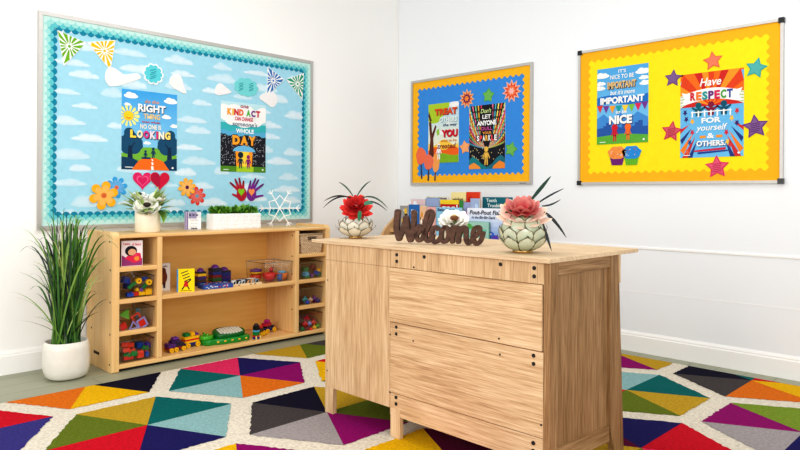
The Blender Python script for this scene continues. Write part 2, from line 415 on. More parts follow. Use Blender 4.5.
# ================================================================== BULLETIN BOARDS
def board(name, label, mp, u0, v0, u1, v1, fw, back, bcol_fn, trim_fn, frame_mat=ALU, group=None):
    c = mp((u0+u1)/2, v0, 0); e = empty(name, c, label, 'bulletin board', group)
    mb = MB(); mb.map = mp
    for (a, b, c_, d_) in ((u0, v0, u1, v0+fw), (u0, v1-fw, u1, v1), (u0, v0+fw, u0+fw, v1-fw), (u1-fw, v0+fw, u1, v1-fw)):
        mb.cut([(a, b), (c_, b), (c_, d_), (a, d_)], WHITE, 0.0, .018)
    mb.build('frame', frame_mat, e, bev=.002)
    mb = MB(); mb.map = mp
    mb.cut([(u0+fw, v0+fw), (u1-fw, v0+fw), (u1-fw, v1-fw), (u0+fw, v1-fw)], back, 0, .008)
    if bcol_fn: bcol_fn(mb, u0+fw, v0+fw, u1-fw, v1-fw)
    mb.build('backing', PAPER, e)
    mb = MB(); mb.map = mp; trim_fn(mb, u0+fw, v0+fw, u1-fw, v1-fw); mb.build('border_trim', PAPER, e)
    return e
SKY = C(164, 216, 234)
def clouds(mb, u0, v0, u1, v1):
    rn = random.Random(11); row = 0; v = v0+.02; layer = 0
    while v < v1-.05:
        u = u0+.01+(row % 2)*.11+rn.random()*.05
        while u < u1-.08:
            w = .13+rn.random()*.13; h = .030+rn.random()*.026
            if u+w < u1-.01:
                wc = mixc(SKY, C(232, 242, 248), .55+.35*rn.random()); y = v+rn.random()*.035
                for k in range(4):      # soft puffs on a flat base, fading into the sky paper
                    cx = u+w*(.2+.2*k)+rn.uniform(-.01, .01); rx = w*(.2+.1*(k in (1, 2)))*rn.uniform(.8, 1.1); ry = h*(.55 if k in (0, 3) else 1.)*rn.uniform(.8, 1.1); n = 16
                    sk = mixc(SKY, wc, .12); d = .00812+.00001*(layer % 18); layer += 1
                    pt = [(math.cos(2*PI*i/n), math.sin(2*PI*i/n)) for i in range(n)]; fl = lambda s_: s_ if s_ > 0 else s_*.28
                    ring = [(cx+rx*a_, y+ry*fl(b_)) for a_, b_ in pt]; mid = [(cx+rx*.7*a_, y+ry*.72*fl(b_)) for a_, b_ in pt]
                    d2 = d+.0005; vs = [mb.map(cx, y+ry*.3, d2)]+[mb.map(a_, b_, d2) for a_, b_ in mid]+[mb.map(a_, b_, d) for a_, b_ in ring]
                    up_ = [mixc(SKY, wc, .8 if b_ > -.2 else .55) for a_, b_ in pt]
                    mb.add(vs, [(0, 1+i, 1+(i+1) % n) for i in range(n)]+[(1+i, 1+n+i, 1+n+(i+1) % n, 1+(i+1) % n) for i in range(n)], [wc]+up_+[mixc(SKY, wc, .25 if b_ > .1 else .0) for a_, b_ in pt])
            u += w+.05+rn.random()*.10
        v += .090; row += 1
def scallops(mb, u0, v0, u1, v1):
    cols = [C(200, 236, 230), C(160, 222, 218), C(100, 198, 204), C(8, 134, 162)]     # outside to inside
    bw = .070; d0 = .0092; pitch = .043; rows = 4
    def strip(p, q, nx, ny):   # edge p->q, inward normal
        Ln = math.hypot(q[0]-p[0], q[1]-p[1]); n = round(Ln/pitch); tx, ty = (q[0]-p[0])/Ln, (q[1]-p[1])/Ln; pt = Ln/n
        for r in range(rows-1, -1, -1):
            base = bw*(r+.15)/rows; rad = pt*.56
            dd = d0+.0006*(rows-r)
            off = .5*(r % 2)
            pts = [(0, 0)]
            for i in range(-1, n+1):
                for k in range(9):
                    th = PI*(1-k/8); s_ = (i+.5+off)*pt+rad*.9*math.cos(th); h = base+rad*.95*math.sin(th)
                    if 0 <= s_ <= Ln: pts.append((s_, h))
            pts.append((Ln, 0))
            # drop repeats so the outline only ever moves forward
            out = [pts[0]]
            for a in pts[1:]:
                if a[0] >= out[-1][0]-1e-6: out.append(a)
            poly = [(p[0]+tx*a+nx*b, p[1]+ty*a+ny*b) for a, b in out]
            ar = sum(poly[i][0]*poly[(i+1) % len(poly)][1]-poly[(i+1) % len(poly)][0]*poly[i][1] for i in range(len(poly)))
            if ar < 0: poly.reverse()
            mb.P(poly, cols[r], 0, dd)
    strip((u0, v1), (u1, v1), 0, -1); strip((u0, v0), (u1, v0), 0, 1)
    d0 += .0002
    strip((u0, v0), (u0, v1), 1, 0); strip((u1, v0), (u1, v1), -1, 0)
def waves(col, bw, pitch, amp):
    def fn(mb, u0, v0, u1, v1):
        def strip(p, q, nx, ny, dd):
            Ln = math.hypot(q[0]-p[0], q[1]-p[1]); tx, ty = (q[0]-p[0])/Ln, (q[1]-p[1])/Ln; n = round(Ln/pitch)*8
            out = [(0, 0)]+[(Ln*i/n, bw+amp*math.cos(2*PI*i/8)) for i in range(n+1)]+[(Ln, 0)]
            poly = [(p[0]+tx*a+nx*b, p[1]+ty*a+ny*b) for a, b in out]
            ar = sum(poly[i][0]*poly[(i+1) % len(poly)][1]-poly[(i+1) % len(poly)][0]*poly[i][1] for i in range(len(poly)))
            if ar < 0: poly.reverse()
            mb.cut(poly, col, .008, dd, mixc(col, BLACK, .15))
        strip((u0, v1), (u1, v1), 0, -1, .0095); strip((u0, v0), (u1, v0), 0, 1, .0095)
        strip((u0, v0), (u0, v1), 1, 0, .0099); strip((u1, v0), (u1, v1), -1, 0, .0099)
    return fn
sky_board = board('bulletin_board', 'large sky blue cloud-paper bulletin board with teal scalloped border above the shelf unit', mapL, -2.828, .773, -.925, 1.991, .022, SKY, clouds, scallops)
blue_board = board('bulletin_board', 'small blue bulletin board with orange-yellow wavy border near the room corner', mapR, .175, 1.061, 1.374, 1.934, .02, C(60, 142, 222), None, waves(C(250, 186, 32), .060, .05, .009))
yel_board = board('bulletin_board', 'bright yellow bulletin board with deep orange-yellow wavy border and black frame corners', mapR, 1.736, 1.055, 2.967, 1.95, .016, C(246, 226, 26), None, waves(C(250, 182, 28), .062, .05, .008))
for (u, v) in ((1.736, 1.055), (2.967, 1.055), (1.736, 1.95), (2.967, 1.95)):
    mb = MB(); mb.map = mapR; s = .026
    su = 1 if u < 2 else -1; sv = 1 if v < 1.5 else -1
    a, b = sorted((u-su*.004, u+su*s)); c_, d_ = sorted((v-sv*.004, v+sv*s))
    mb.cut([(a, c_), (b, c_), (b, d_), (a, d_)], BLACK, 0, .021, BLACK)
    o = mb.build('corner_cap', PLASTIC, yel_board, bev=.003); o['label'] = 'black plastic corner cap'
mb = MB(); mb.map = mapR; mb.lay = .0003
mb.cut([(1.27, 1.066), (1.33, 1.066), (1.33, 1.072), (1.27, 1.072)], C(120, 120, 120), .018, .0186)
mb.build('maker_mark', PAPER, blue_board)

# ------------------------------------------------------------------ posters
SURF = .0085
def poster(pxs, uvf, mp, label):
    q = [uvf(*p) for p in pxs]      # tl tr bl br
    u0 = (q[0][0]+q[2][0])/2; u1 = (q[1][0]+q[3][0])/2; v1 = (q[0][1]+q[1][1])/2; v0 = (q[2][1]+q[3][1])/2
    e = empty('poster', mp((u0+u1)/2, v0, SURF), label, 'poster', 'motivational posters on the bulletin boards')
    def mk():
        mb = MB(); W = u1-u0; H = v1-v0
        mb.map = lambda x, y, d: mp(u0+W*x, v1-H*y, SURF+.0016+d); return mb
    sh = MB(); sh.map = mp; sh.cut([(u0, v0), (u1, v0), (u1, v1), (u0, v1)], WHITE, SURF, SURF+.0012); sh.build('sheet', PAPER, e)
    return e, mk
# in poster space y runs downward, so polygons are flipped to keep their faces outward
class PA:
    def __init__(s, mk): s.m = mk(); s.mk = mk; s.ts = []
    def P(s, pts, col, L=1):
        for ax, lim, less in ((0, 1, True), (0, 0, False), (1, 1, True), (1, 0, False)):
            if any((p[ax] > lim) if less else (p[ax] < lim) for p in pts): pts = clip(pts, ax, lim, less)
            if len(pts) < 3: return
        ar = sum(pts[i][0]*pts[(i+1) % len(pts)][1]-pts[(i+1) % len(pts)][0]*pts[i][1] for i in range(len(pts)))
        s.m.P(list(reversed(pts)) if ar > 0 else pts, col, L)
    def R(s, x0, y0, x1, y1, col, L=1): s.P([(x0, y0), (x1, y0), (x1, y1), (x0, y1)], col, L)
    def G(s, x0, y0, x1, y1, c0, c1, L=0):   # vertical gradient print
        s.m.add([s.m.map(x0, y1, L*s.m.lay), s.m.map(x1, y1, L*s.m.lay), s.m.map(x1, y0, L*s.m.lay), s.m.map(x0, y0, L*s.m.lay)], [(0, 1, 2, 3)], [c1, c1, c0, c0])
    def E(s, x, y, rx, ry, col, L=1, n=20): s.P([(x+rx*math.cos(2*PI*i/n), y+ry*math.sin(2*PI*i/n)) for i in range(n)], col, L)
    def cloud(s, x, y, w, h, col=WHITE, L=1):
        s.E(x, y, w*.5, h*.32, col, L); s.E(x-w*.12, y-h*.2, w*.22, h*.36, col, L+.1); s.E(x+w*.16, y-h*.15, w*.2, h*.3, col, L+.2)
    def T(s, body, x0, y0, x1, y1, col, L=8, bold=.02, shear=0., sh=None):
        t = s.mk(); s.ts.append(t)
        if sh: text(t, body, x0+.012, y1+.009, x1+.012, y0+.009, sh, L-1, bold+.01, shear)
        text(t, body, x0, y1, x1, y0, col, L, bold, shear)
    def Ls(s, body, x0, y0, x1, y1, cols, L=8, bold=.035, sh=None, dy=0.):
        t = s.mk(); s.ts.append(t)
        if sh: letters(t, body, x0+.012, y1+.009, x1+.012, y0+.009, [sh], L-1, bold+.01, .1, dy)
        letters(t, body, x0, y1, x1, y0, cols, L, bold, .1, dy)
    def line(s, p, q, w0, w1, col, L=1): s.P(capsule(p, q, w0, w1), col, L)
    def kid(s, x, y, h, col, L=5):        # flat cut-out figure: feet at y, height h (in sheet heights)
        r = h*.16
        s.E(x, y-h*.84, r*1.25, r, col, L); s.P([(x-r*.9, y-h*.66), (x+r*.9, y-h*.66), (x+r*1.1, y-h*.3), (x-r*1.1, y-h*.3)], col, L)
        s.line((x-r*.55, y-h*.3), (x-r*.7, y), r*.42, r*.36, col, L); s.line((x+r*.55, y-h*.3), (x+r*.7, y), r*.42, r*.36, col, L)
        s.line((x-r, y-h*.62), (x-r*2, y-h*.36), r*.3, r*.25, col, L); s.line((x+r, y-h*.62), (x+r*2, y-h*.36), r*.3, r*.25, col, L)
    def done(s, e): s.m.build('artwork', PAPER, e); [t.build('lettering', PAPER, e) for t in s.ts]

# 1 do the right thing
e, mk = poster([(122.2, 88.4), (177, 95), (121, 169.3), (177, 170.7)], uvL, mapL, 'blue poster about doing the right thing, orange road between dark trees, above the hearts')
a = PA(mk); NAVY = C(16, 62, 96)
a.G(0, 0, 1, 1, C(64, 164, 228), C(150, 214, 240))
for x, y, w in ((.16, .08, .25), (.88, .1, .26), (.1, .19, .12), (.8, .31, .18), (.95, .42, .16), (.45, .66, .14), (.5, .33, .1)): a.cloud(x, y, w, w*.36)
for i in range(14):
    t = 2*PI*i/14; a.line((.12+.11*math.cos(t), .33+.075*math.sin(t)), (.12+.17*math.cos(t), .33+.115*math.sin(t)), .012, .02, C(250, 238, 130), 1.5)
a.E(.12, .33, .09, .062, C(252, 206, 40), 2); a.E(.12, .345, .045, .022, C(220, 120, 40), 2.3); a.E(.12, .337, .047, .016, C(252, 206, 40), 2.6)
a.P([(0, .84)]+[(x/12, .80-.09*math.sin(PI*x/12)) for x in range(13)]+[(1, .84), (1, 1), (0, 1)], C(118, 180, 60), 1.2)
for cx, s_ in ((.15, 1), (.86, -1)):
    for dx, dy, r in ((0, .6, .11), (-.1, .66, .1), (.11, .66, .1), (-.05, .73, .1), (.07, .72, .11), (.16, .7, .06), (-.02, .54, .08)): a.E(cx+dx*s_, dy, r*1.1, r*.78, C(20, 78, 112), 2+dx)
    a.P([(cx-.03, .7), (cx+.03, .7), (cx+.05, .9), (cx-.05, .9)], C(12, 46, 74), 3); a.line((cx, .74), (cx+.08*s_, .66), .012, .008, C(12, 46, 74), 3.2)
a.P([(0, .84), (.2, .86), (.32, .9), (.3, 1), (0, 1)], NAVY, 3.5); a.P([(1, .84), (.82, .86), (.74, .9), (.78, 1), (1, 1)], NAVY, 3.5)
a.P([(.42, .845), (.6, .845), (.74, .885), (.86, 1), (.18, 1), (.3, .885)], C(244, 112, 26), 4)
for y0, y1, w in ((.86, .885, .012), (.9, .935, .016), (.95, 1, .02)): a.P([(.54-w, y0), (.54+w, y0), (.55+w, y1), (.55-w*1.2, y1)], WHITE, 4.5)
a.kid(.42, .85, .1, NAVY); a.kid(.56, .84, .13, NAVY); a.line((.36, .85), (.5, .85), .012, .012, NAVY, 5)
a.T('do the', .4, .105, .66, .15, C(222, 160, 132), shear=.2); a.T('RIGHT', .28, .165, .78, .265, WHITE, bold=.04, sh=C(24, 40, 72))
a.T('THING', .38, .285, .68, .352, C(240, 202, 128), bold=.03); a.T('even when', .35, .375, .68, .402, C(196, 62, 92)); a.T('NO ONE IS', .32, .42, .7, .48, C(246, 240, 220), bold=.03)
a.Ls('LOOKING', .14, .5, .88, .6, [C(250, 216, 70), C(250, 232, 190), C(216, 60, 140), C(242, 226, 232), C(216, 60, 120), C(250, 240, 220), C(252, 222, 120)], bold=.06, sh=C(30, 34, 60))
a.R(.06, .967, 0.2, .976, WHITE, 6); a.E(.92, .965, .02, .012, WHITE, 5)
a.done(e)
# 2 one kind act
e, mk = poster([(221, 100), (266, 106), (220.4, 171.6), (265.6, 172.4)], uvL, mapL, 'kind act poster with white cloud, black rain and umbrella, above the paper hands')
a = PA(mk)
a.G(0, 0, 1, .5, C(186, 226, 234), C(150, 210, 220))
a.R(0, .42, 1, .92, C(28, 30, 40), .5)
rn = random.Random(5)
for i in range(260): x, y = .02+.96*rn.random(), .46+.44*rn.random(); a.line((x, y), (x-.006, y+.008), .0035, .003, C(200, 208, 214), .8)
for i in range(8): a.E(.06+i*.125, .425+.02*(i % 2), .09, .04, C(92, 176, 214), 1+.05*i)
a.R(0, .3, 1, .42, C(92, 176, 214), .7)
for i in range(7): a.E(.04+i*.155, .36+.015*(i % 2), .11, .045, C(60, 180, 186), 2+.05*i)
a.R(0, .26, 1, .36, C(60, 180, 186), 1.9)
a.G(0, 0, 1, .3, C(196, 230, 236), C(160, 216, 224), 2.5)
for x, y, r in ((.06, .12, .16), (.94, .12, .16), (.12, .2, .15), (.3, .13, .2), (.55, .13, .2), (.78, .17, .17), (.9, .22, .11), (.5, .24, .24), (.25, .25, .17), (.75, .25, .17)): a.E(x, y, r, r*.5, WHITE, 3+.05*x)
a.P([(.32, .7), (.7, .7), (.68, .93), (.34, .93)], C(248, 160, 40), 3); a.P([(.4, .7), (.62, .7), (.58, .93), (.44, .93)], C(252, 214, 70), 3.4)
a.P([(.26, .705)]+[(.51-.25*math.cos(PI*i/12), .705-.085*math.sin(PI*i/12)) for i in range(13)]+[(.76, .705)], C(112, 186, 226), 4)
a.R(0, .92, 1, 1, C(84, 140, 36), 4); a.R(.34, .92, .72, 1, C(168, 204, 40), 4.4)
a.kid(.43, .94, .2, C(14, 58, 74)); a.kid(.6, .94, .19, C(132, 34, 116)); a.E(.43, .755, .06, .045, C(10, 40, 54), 6)
a.T('one', .42, .035, .6, .075, C(150, 40, 80)); a.Ls('KIND ACT', .13, .095, .87, .19, [C(244, 160, 30), C(250, 196, 50), C(210, 40, 50), C(236, 110, 40), C(90, 180, 80), C(120, 60, 140), C(200, 40, 60)], bold=.06)
a.T('CAN CHANGE', .3, .205, .7, .262, C(208, 48, 84), bold=.03); a.T("someone's", .24, .275, .8, .34, C(92, 116, 138), shear=.25, bold=.015)
a.T('WHOLE', .32, .375, .72, .44, C(240, 248, 250), bold=.04); a.Ls('DAY', .24, .475, .77, .61, [C(250, 170, 46)], bold=.06, sh=C(140, 80, 20))
a.R(.06, .967, 0.17, .976, WHITE, 6); a.E(.93, .96, .02, .013, WHITE, 6)
a.done(e)
# 3 treat others
e, mk = poster([(428.2, 104.8), (458.6, 100.9), (428.2, 163.8), (458.6, 161.6)], uvR, mapR, 'autumn tree poster about treating others well, left on the blue board')
a = PA(mk)
a.G(0, 0, 1, .7, C(176, 216, 238), C(236, 238, 214))
for x, y, r in ((.1, .06, .3), (.35, .1, .28), (.2, .2, .26), (.5, .03, .2)): a.E(x, y, r, r*.5, C(176, 206, 52), 1+.1*x)
for x, y, w in ((.85, .05, .35), (.7, .32, .3), (.4, .5, .25)): a.cloud(x, y, w, w*.35)
a.P([(0, .72)]+[(x/10, .66+.05*math.sin(x*.9)) for x in range(11)]+[(1, .9), (0, .9)], C(250, 206, 80), 2)
a.P([(0, .8)]+[(x/10, .76+.03*math.sin(x*1.1+2)) for x in range(11)]+[(1, .95), (0, .95)], C(238, 104, 34), 2.4)
a.P([(0, .88)]+[(x/10, .86+.02*math.sin(x*.8+1)) for x in range(11)]+[(1, 1), (0, 1)], C(134, 180, 40), 3)
a.P([(.02, .3), (.1, .3), (.13, .5), (.24, .36), (.28, .38), (.17, .58), (.2, .9), (.02, .92), (.07, .6)], C(94, 46, 36), 4)
a.P([(.02, .12), (.12, .28), (.06, .3), (0, .2)], C(94, 46, 36), 4.2); a.P([(.28, .46), (.36, .42), (.38, .52), (.3, .54)], C(150, 200, 60), 4.6)
a.kid(.36, .93, .26, WHITE)
a.T('TREAT', .22, .09, .95, .2, C(222, 84, 36), bold=.05, sh=C(126, 20, 40)); a.T('OTHERS', .38, .24, .95, .325, C(232, 240, 236), bold=.04, sh=C(120, 176, 190)); a.T('the way', .5, .35, .95, .41, C(40, 62, 104), shear=.2)
a.T('YOU', .45, .45, .97, .575, C(212, 30, 56), bold=.05, sh=C(110, 14, 40)); a.T('want to be', .42, .61, .94, .655, C(206, 120, 30), bold=.015); a.T('treated', .32, .68, .92, .765, C(140, 52, 30), shear=.25, bold=.02)
a.done(e)
# 4 sparkle
e, mk = poster([(468.8, 106.6), (505, 102.5), (469.5, 169.5), (505, 167.9)], uvR, mapR, 'black poster with rainbow rays about your sparkle, right on the blue board')
a = PA(mk)
a.R(0, 0, 1, 1, C(24, 24, 34), .3)
rc = [C(228, 64, 110), C(246, 176, 60), C(120, 206, 160), C(236, 120, 150), C(84, 180, 206), C(246, 226, 110), C(236, 100, 60), C(196, 220, 120), C(232, 190, 200)]
for side in (-1, 1):
    for i in range(14):
        f = i/13
        tgt = (.5+side*.52, -.06+.64*(f-.3)/.7) if f > .3 else (.5+side*(.16+1.1*f), -.02)
        ctrl = (.5+side*(.17+.16*f), .60+.05*f); st = (.5+side*.03, .68)
        pts = []
        for k in range(11):
            t = k/10; pts.append(((1-t)**2*st[0]+2*t*(1-t)*ctrl[0]+t*t*tgt[0], (1-t)**2*st[1]+2*t*(1-t)*ctrl[1]+t*t*tgt[1]))
        for k in range(10): a.line(pts[k], pts[k+1], .003+.0145*k/10, .003+.0145*(k+1)/10, rc[(i+(side > 0)*3) % 9], 1+.05*i)
rn = random.Random(8)
for i in range(34): a.P(star(.03+.94*rn.random(), .66+.2*rn.random(), .014, .4, 4), C(244, 226, 170), 2.4)
a.P([(0, .86), (.1, .8), (.22, .84), (.36, .92), (.5, .97), (.5, 1), (0, 1)], C(22, 128, 134), 3); a.P([(1, .84), (.9, .79), (.78, .83), (.66, .92), (.5, .97), (.5, 1), (1, 1)], C(32, 112, 128), 3)
a.P([(0, .94), (.14, .9), (.3, .96), (.34, 1), (0, 1)], C(240, 150, 60), 3.5); a.P([(1, .92), (.86, .88), (.7, .95), (.66, 1), (1, 1)], C(238, 140, 50), 3.5)
a.kid(.49, .93, .28, C(236, 190, 84))
a.R(.32, .05, .66, .24, C(24, 24, 34), 6); a.R(.33, .33, .67, .47, C(24, 24, 34), 6.05); a.R(.2, .24, .8, .33, C(24, 24, 34), 6.1); a.R(.2, .47, .8, .57, C(24, 24, 34), 6.1)
a.T("Don't", .33, .06, .63, .13, C(206, 226, 150), 9, shear=.25); a.T('LET', .38, .155, .62, .22, WHITE, 9, bold=.03); a.T('ANYONE', .23, .245, .77, .325, WHITE, 9, bold=.05); a.T('DULL', .35, .345, .66, .4, C(196, 80, 150), 9, bold=.03)
a.T('YOUR', .38, .42, .64, .46, C(246, 166, 70), 9, bold=.03); a.Ls('SPARKLE', .22, .475, .79, .565, [WHITE, C(240, 80, 90), WHITE, C(250, 190, 90)], 9, bold=.05)
a.done(e)
# 5 nice
e, mk = poster([(597, 68.3), (648.2, 64.3), (597, 144.3), (648.2, 142.5)], uvR, mapR, 'blue city poster about being nice with bunting flags, left on the yellow board')
a = PA(mk)
a.G(0, 0, 1, 1, C(84, 168, 224), C(130, 200, 240))
for x, y, w in ((.1, .1, .3), (.9, .1, .3), (.05, .26, .24), (.95, .25, .24), (.08, .2, .2), (.92, .18, .2)):
    a.cloud(x, y, w, w*.3); 
a.P([(0, .66), (.14, .6), (.3, .7), (.45, .58), (.62, .7), (.8, .6), (1, .68), (1, .9), (0, .9)], C(70, 142, 210), 1.5)
x = 0; rn = random.Random(4)
while x < 1:
    w = .05+.05*rn.random(); h = .1+.1*rn.random(); a.R(x, .9-h, min(x+w, 1), .9, C(44, 92, 166), 2); x += w
a.P([(0, .9), (.5, .87), (1, .9), (1, 1), (0, 1)], C(96, 172, 62), 2.5)
a.P([(0, .4)]+[(x/8, .38-.02*math.sin(x*.8)) for x in range(9)]+[(1, .37), (1, .49)]+[(1-x/8, .49+.02*math.sin(x*.8)) for x in range(9)]+[(0, .5)], C(34, 116, 196), 3)
bc = [C(222, 60, 48), C(118, 60, 150), C(244, 160, 40), C(30, 160, 160), C(250, 206, 60), C(126, 190, 60), C(216, 40, 90), C(120, 60, 150)]
for i in range(8):
    x = .0+i*.125; yy = .485+.02*math.sin(PI*i/7); a.P([(x, yy), (x+.125, yy), (x+.0625, yy+.1)], bc[i], 4)
a.kid(.36, .96, .2, C(206, 30, 50)); a.E(.36, .79, .06, .05, C(206, 30, 50), 5.5); a.kid(.62, .95, .19, C(240, 112, 40)); a.E(.62, .79, .06, .05, C(240, 112, 40), 5.5)
a.T("IT'S", .43, .035, .58, .08, WHITE); a.T('NICE TO BE', .27, .1, .73, .155, WHITE, bold=.02); a.T('IMPORTANT', .21, .185, .77, .28, C(222, 190, 136), bold=.04, sh=C(90, 60, 50))
a.T("but it's more", .27, .3, .75, .36, WHITE, shear=.2); a.T('IMPORTANT', .07, .385, .93, .475, WHITE, bold=.05); a.T('to be', .38, .565, .6, .61, WHITE, shear=.2); a.T('NICE', .25, .63, .7, .745, WHITE, bold=.05, sh=C(50, 40, 80))
a.R(.06, .967, 0.18, .976, WHITE, 6); a.E(.92, .96, .02, .013, WHITE, 6)
a.done(e)
# 6 respect
e, mk = poster([(680.1, 76.6), (743.7, 65.9), (680.4, 158.4), (743.7, 155.5)], uvR, mapR, 'red sunburst poster about respect for yourself and others, right on the yellow board')
a = PA(mk)
a.G(0, 0, 1, 1, C(104, 178, 226), C(110, 190, 234))
oc = [C(204, 40, 36), C(238, 112, 30), C(222, 70, 30), C(248, 150, 40)]
for i in range(13):
    t0 = PI*i/13; t1 = PI*(i+1)/13
    def edge(t):
        dx, dy = math.cos(t), -math.sin(t); k = min(.5/abs(dx) if abs(dx) > 1e-6 else 9, .4/abs(dy) if abs(dy) > 1e-6 else 9); return (.5+dx*k, .4+dy*k)
    a.P([(.5, .4), edge(t0), edge(t1)], oc[i % 4], 1)
for c0 in (0, 1):
    if c0 == 0: a.P([(0, 0), (.0, .1), (.1, 0)], oc[1], .6)
a.R(0, 0, 1, .02, oc[1], .6)
for s_ in (-1, 1):
    for i in range(5):
        y0 = .66+i*.075; a.P([(.5+s_*.5, y0+.05*i), (.5+s_*(.5-.03*i), y0+.05*i+.05), (.5+s_*(.34-.03*i), .6+.05*i)], [C(204, 50, 50), C(40, 60, 130), C(240, 130, 40)][i % 3], 1.5)
    a.P([(.5+s_*.5, .26), (.5+s_*.5, .4), (.5+s_*.36, .35), (.5+s_*.36, .24)], C(232, 232, 226), 2)
    for k in range(4): a.line((.5+s_*.49, .27+.035*k), (.5+s_*.4, .255+.035*k), .005, .005, C(150, 180, 60), 2.3)
a.P([(.02, .22)]+[(.1+.8*i/10, .235-.045*math.sin(PI*i/10)) for i in range(11)]+[(.98, .22), (.93, .3), (.98, .37)]+[(.9-.8*i/10, .365-.045*math.sin(PI*i/10)) for i in range(11)]+[(.02, .37), (.07, .3)], WHITE, 3)
for x, col in ((.3, C(14, 96, 110)), (.5, C(132, 24, 60)), (.7, C(16, 84, 110))):
    a.E(x, .385, .05, .036, col, 5); a.P([(x-.055, .42), (x+.055, .42), (x+.045, .51), (x-.045, .51)], col, 4.5)
    a.line((x-.05, .435), (x-.1, .41), .014, .012, col, 5); a.line((x+.05, .435), (x+.1, .41), .014, .012, col, 5)
for k in range(7): a.R(.2+.1*k-.012, .45, .2+.1*k+.012, .525, WHITE, 6)
a.R(.18, .46, .82, .472, WHITE, 6.3)
rn = random.Random(2)
for x, y, col in ((.08, .46, C(60, 40, 110)), (.1, .54, C(60, 40, 110)), (.2, .57, C(250, 180, 50)), (.9, .48, C(212, 50, 60)), (.82, .56, C(250, 190, 60)), (.2, .7, C(206, 50, 70)), (.74, .72, C(206, 40, 60)), (.16, .82, C(40, 80, 150)), (.8, .86, C(214, 60, 60)), (.12, .93, C(230, 100, 60)), (.9, .62, C(60, 40, 110)), (.76, .83, C(250, 200, 60))): a.P(star(x, y, .04, .5), col, 3)
a.T('Have', .32, .07, .66, .165, WHITE, shear=.25, bold=.02)
a.Ls('RESPECT', .16, .225, .84, .325, [C(206, 40, 60), C(240, 120, 40), C(40, 150, 150), C(110, 50, 130), C(208, 40, 90), C(80, 160, 70), C(60, 80, 160)], bold=.05)
a.T('FOR', .35, .535, .66, .6, WHITE, bold=.04); a.T('yourself', .26, .615, .76, .71, WHITE, shear=.25, bold=.015); a.T('&', .44, .72, .56, .78, WHITE, bold=.03)
a.R(.32, .745, .42, .775, C(240, 150, 50), 3); a.R(.58, .745, .68, .775, C(240, 150, 50), 3)
a.T('OTHERS.', .27, .805, .73, .87, WHITE, bold=.04, sh=C(50, 90, 150))
a.line((.24, .925), (.72, .905), .01, .014, C(200, 40, 80), 4); a.line((.3, .95), (.76, .93), .012, .008, C(40, 70, 150), 4.2)
a.R(.06, .967, 0.17, .976, WHITE, 6); a.E(.93, .96, .02, .013, WHITE, 6)
a.done(e)

# ------------------------------------------------------------------ paper cut-outs pinned to the boards
def inside_ray(tri, c, d):
    best = 9
    for i in range(3):
        p, q = tri[i], tri[(i+1) % 3]; ex, ey = q[0]-p[0], q[1]-p[1]
        den = d[0]*ey-d[1]*ex
        if abs(den) < 1e-9: continue
        t = ((p[0]-c[0])*ey-(p[1]-c[1])*ex)/den; s_ = ((p[0]-c[0])*d[1]-(p[1]-c[1])*d[0])/den
        if t > 0 and -1e-6 <= s_ <= 1+1e-6: best = min(best, t)
    return best
CUT0, CUT1 = .0088, .0125
def pennant(pxs, col, label):
    tri = [uvL(*p) for p in pxs]
    ar = sum(tri[i][0]*tri[(i+1) % 3][1]-tri[(i+1) % 3][0]*tri[i][1] for i in range(3))
    if ar < 0: tri.reverse()
    mb = MB(); mb.map = mapL; mb.cut(tri, WHITE, CUT0, CUT1+.001)
    c = (sum(p[0] for p in tri)/3, sum(p[1] for p in tri)/3)
    n = 14; dd = CUT1+.0016
    for i in range(n):
        t = 2*PI*i/n+.1; d = (math.cos(t), math.sin(t)); L_ = inside_ray(tri, c, d)*.9; k = .11 if i % 2 else .15
        t2 = t-k*1.0; t3 = t+k*1.0
        l2 = inside_ray(tri, c, (math.cos(t2), math.sin(t2)))*.965; l3 = inside_ray(tri, c, (math.cos(t3), math.sin(t3)))*.965
        s0 = .014 if i % 2 else .022
        mb.P([(c[0]+s0*math.cos(t2), c[1]+s0*math.sin(t2)), (c[0]+l2*math.cos(t2), c[1]+l2*math.sin(t2)), (c[0]+l3*math.cos(t3), c[1]+l3*math.sin(t3)), (c[0]+s0*math.cos(t3), c[1]+s0*math.sin(t3))], col, 0, dd)
    mb.E(c[0], c[1], .008, .008, col, 0)
    mb.lay = 1
    mb.E(c[0], c[1], .008, .008, col, dd)
    tag(mb.build('paper_pennant', PAPER), label, 'pennant', 'burst-pattern pennants on the sky board')
pennant([(57.3, 30), (86.3, 42.7), (63.7, 66.3)], C(112, 176, 30), 'lime green burst pennant at the top left of the sky board')
pennant([(87, 42), (115.4, 40), (110.5, 70.5)], C(246, 196, 20), 'yellow burst pennant beside the lime green one on the sky board')
pennant([(267.6, 66.7), (284.5, 79.5), (267, 96)], C(48, 118, 186), 'dark blue burst pennant at upper right of the sky board')
pennant([(286, 79.5), (303.8, 73), (302.4, 99.7)], C(36, 160, 120), 'sea green burst pennant in the top right corner of the sky board')
def cutout(name, pts, col, label, cat, mp, group=None, extra=None, d1=CUT1, d0=CUT0):
    ar = sum(pts[i][0]*pts[(i+1) % len(pts)][1]-pts[(i+1) % len(pts)][0]*pts[i][1] for i in range(len(pts)))
    if ar < 0: pts = pts[::-1]
    mb = MB(); mb.map = mp; mb.cut(pts, col, d0, d1); mb.lay = 1
    if extra: extra(mb, d1+.0006)
    return tag(mb.build(name, PAPER), label, cat, group)
PW = C(240, 238, 238)
def smooth(pts, it=2):
    for _ in range(it):
        o = []
        for i in range(len(pts)):
            a_, b_ = pts[i], pts[(i+1) % len(pts)]; o += [(a_[0]*.75+b_[0]*.25, a_[1]*.75+b_[1]*.25), (a_[0]*.25+b_[0]*.75, a_[1]*.25+b_[1]*.75)]
        pts = o
    return pts
GC = 'white paper clouds on the sky board'
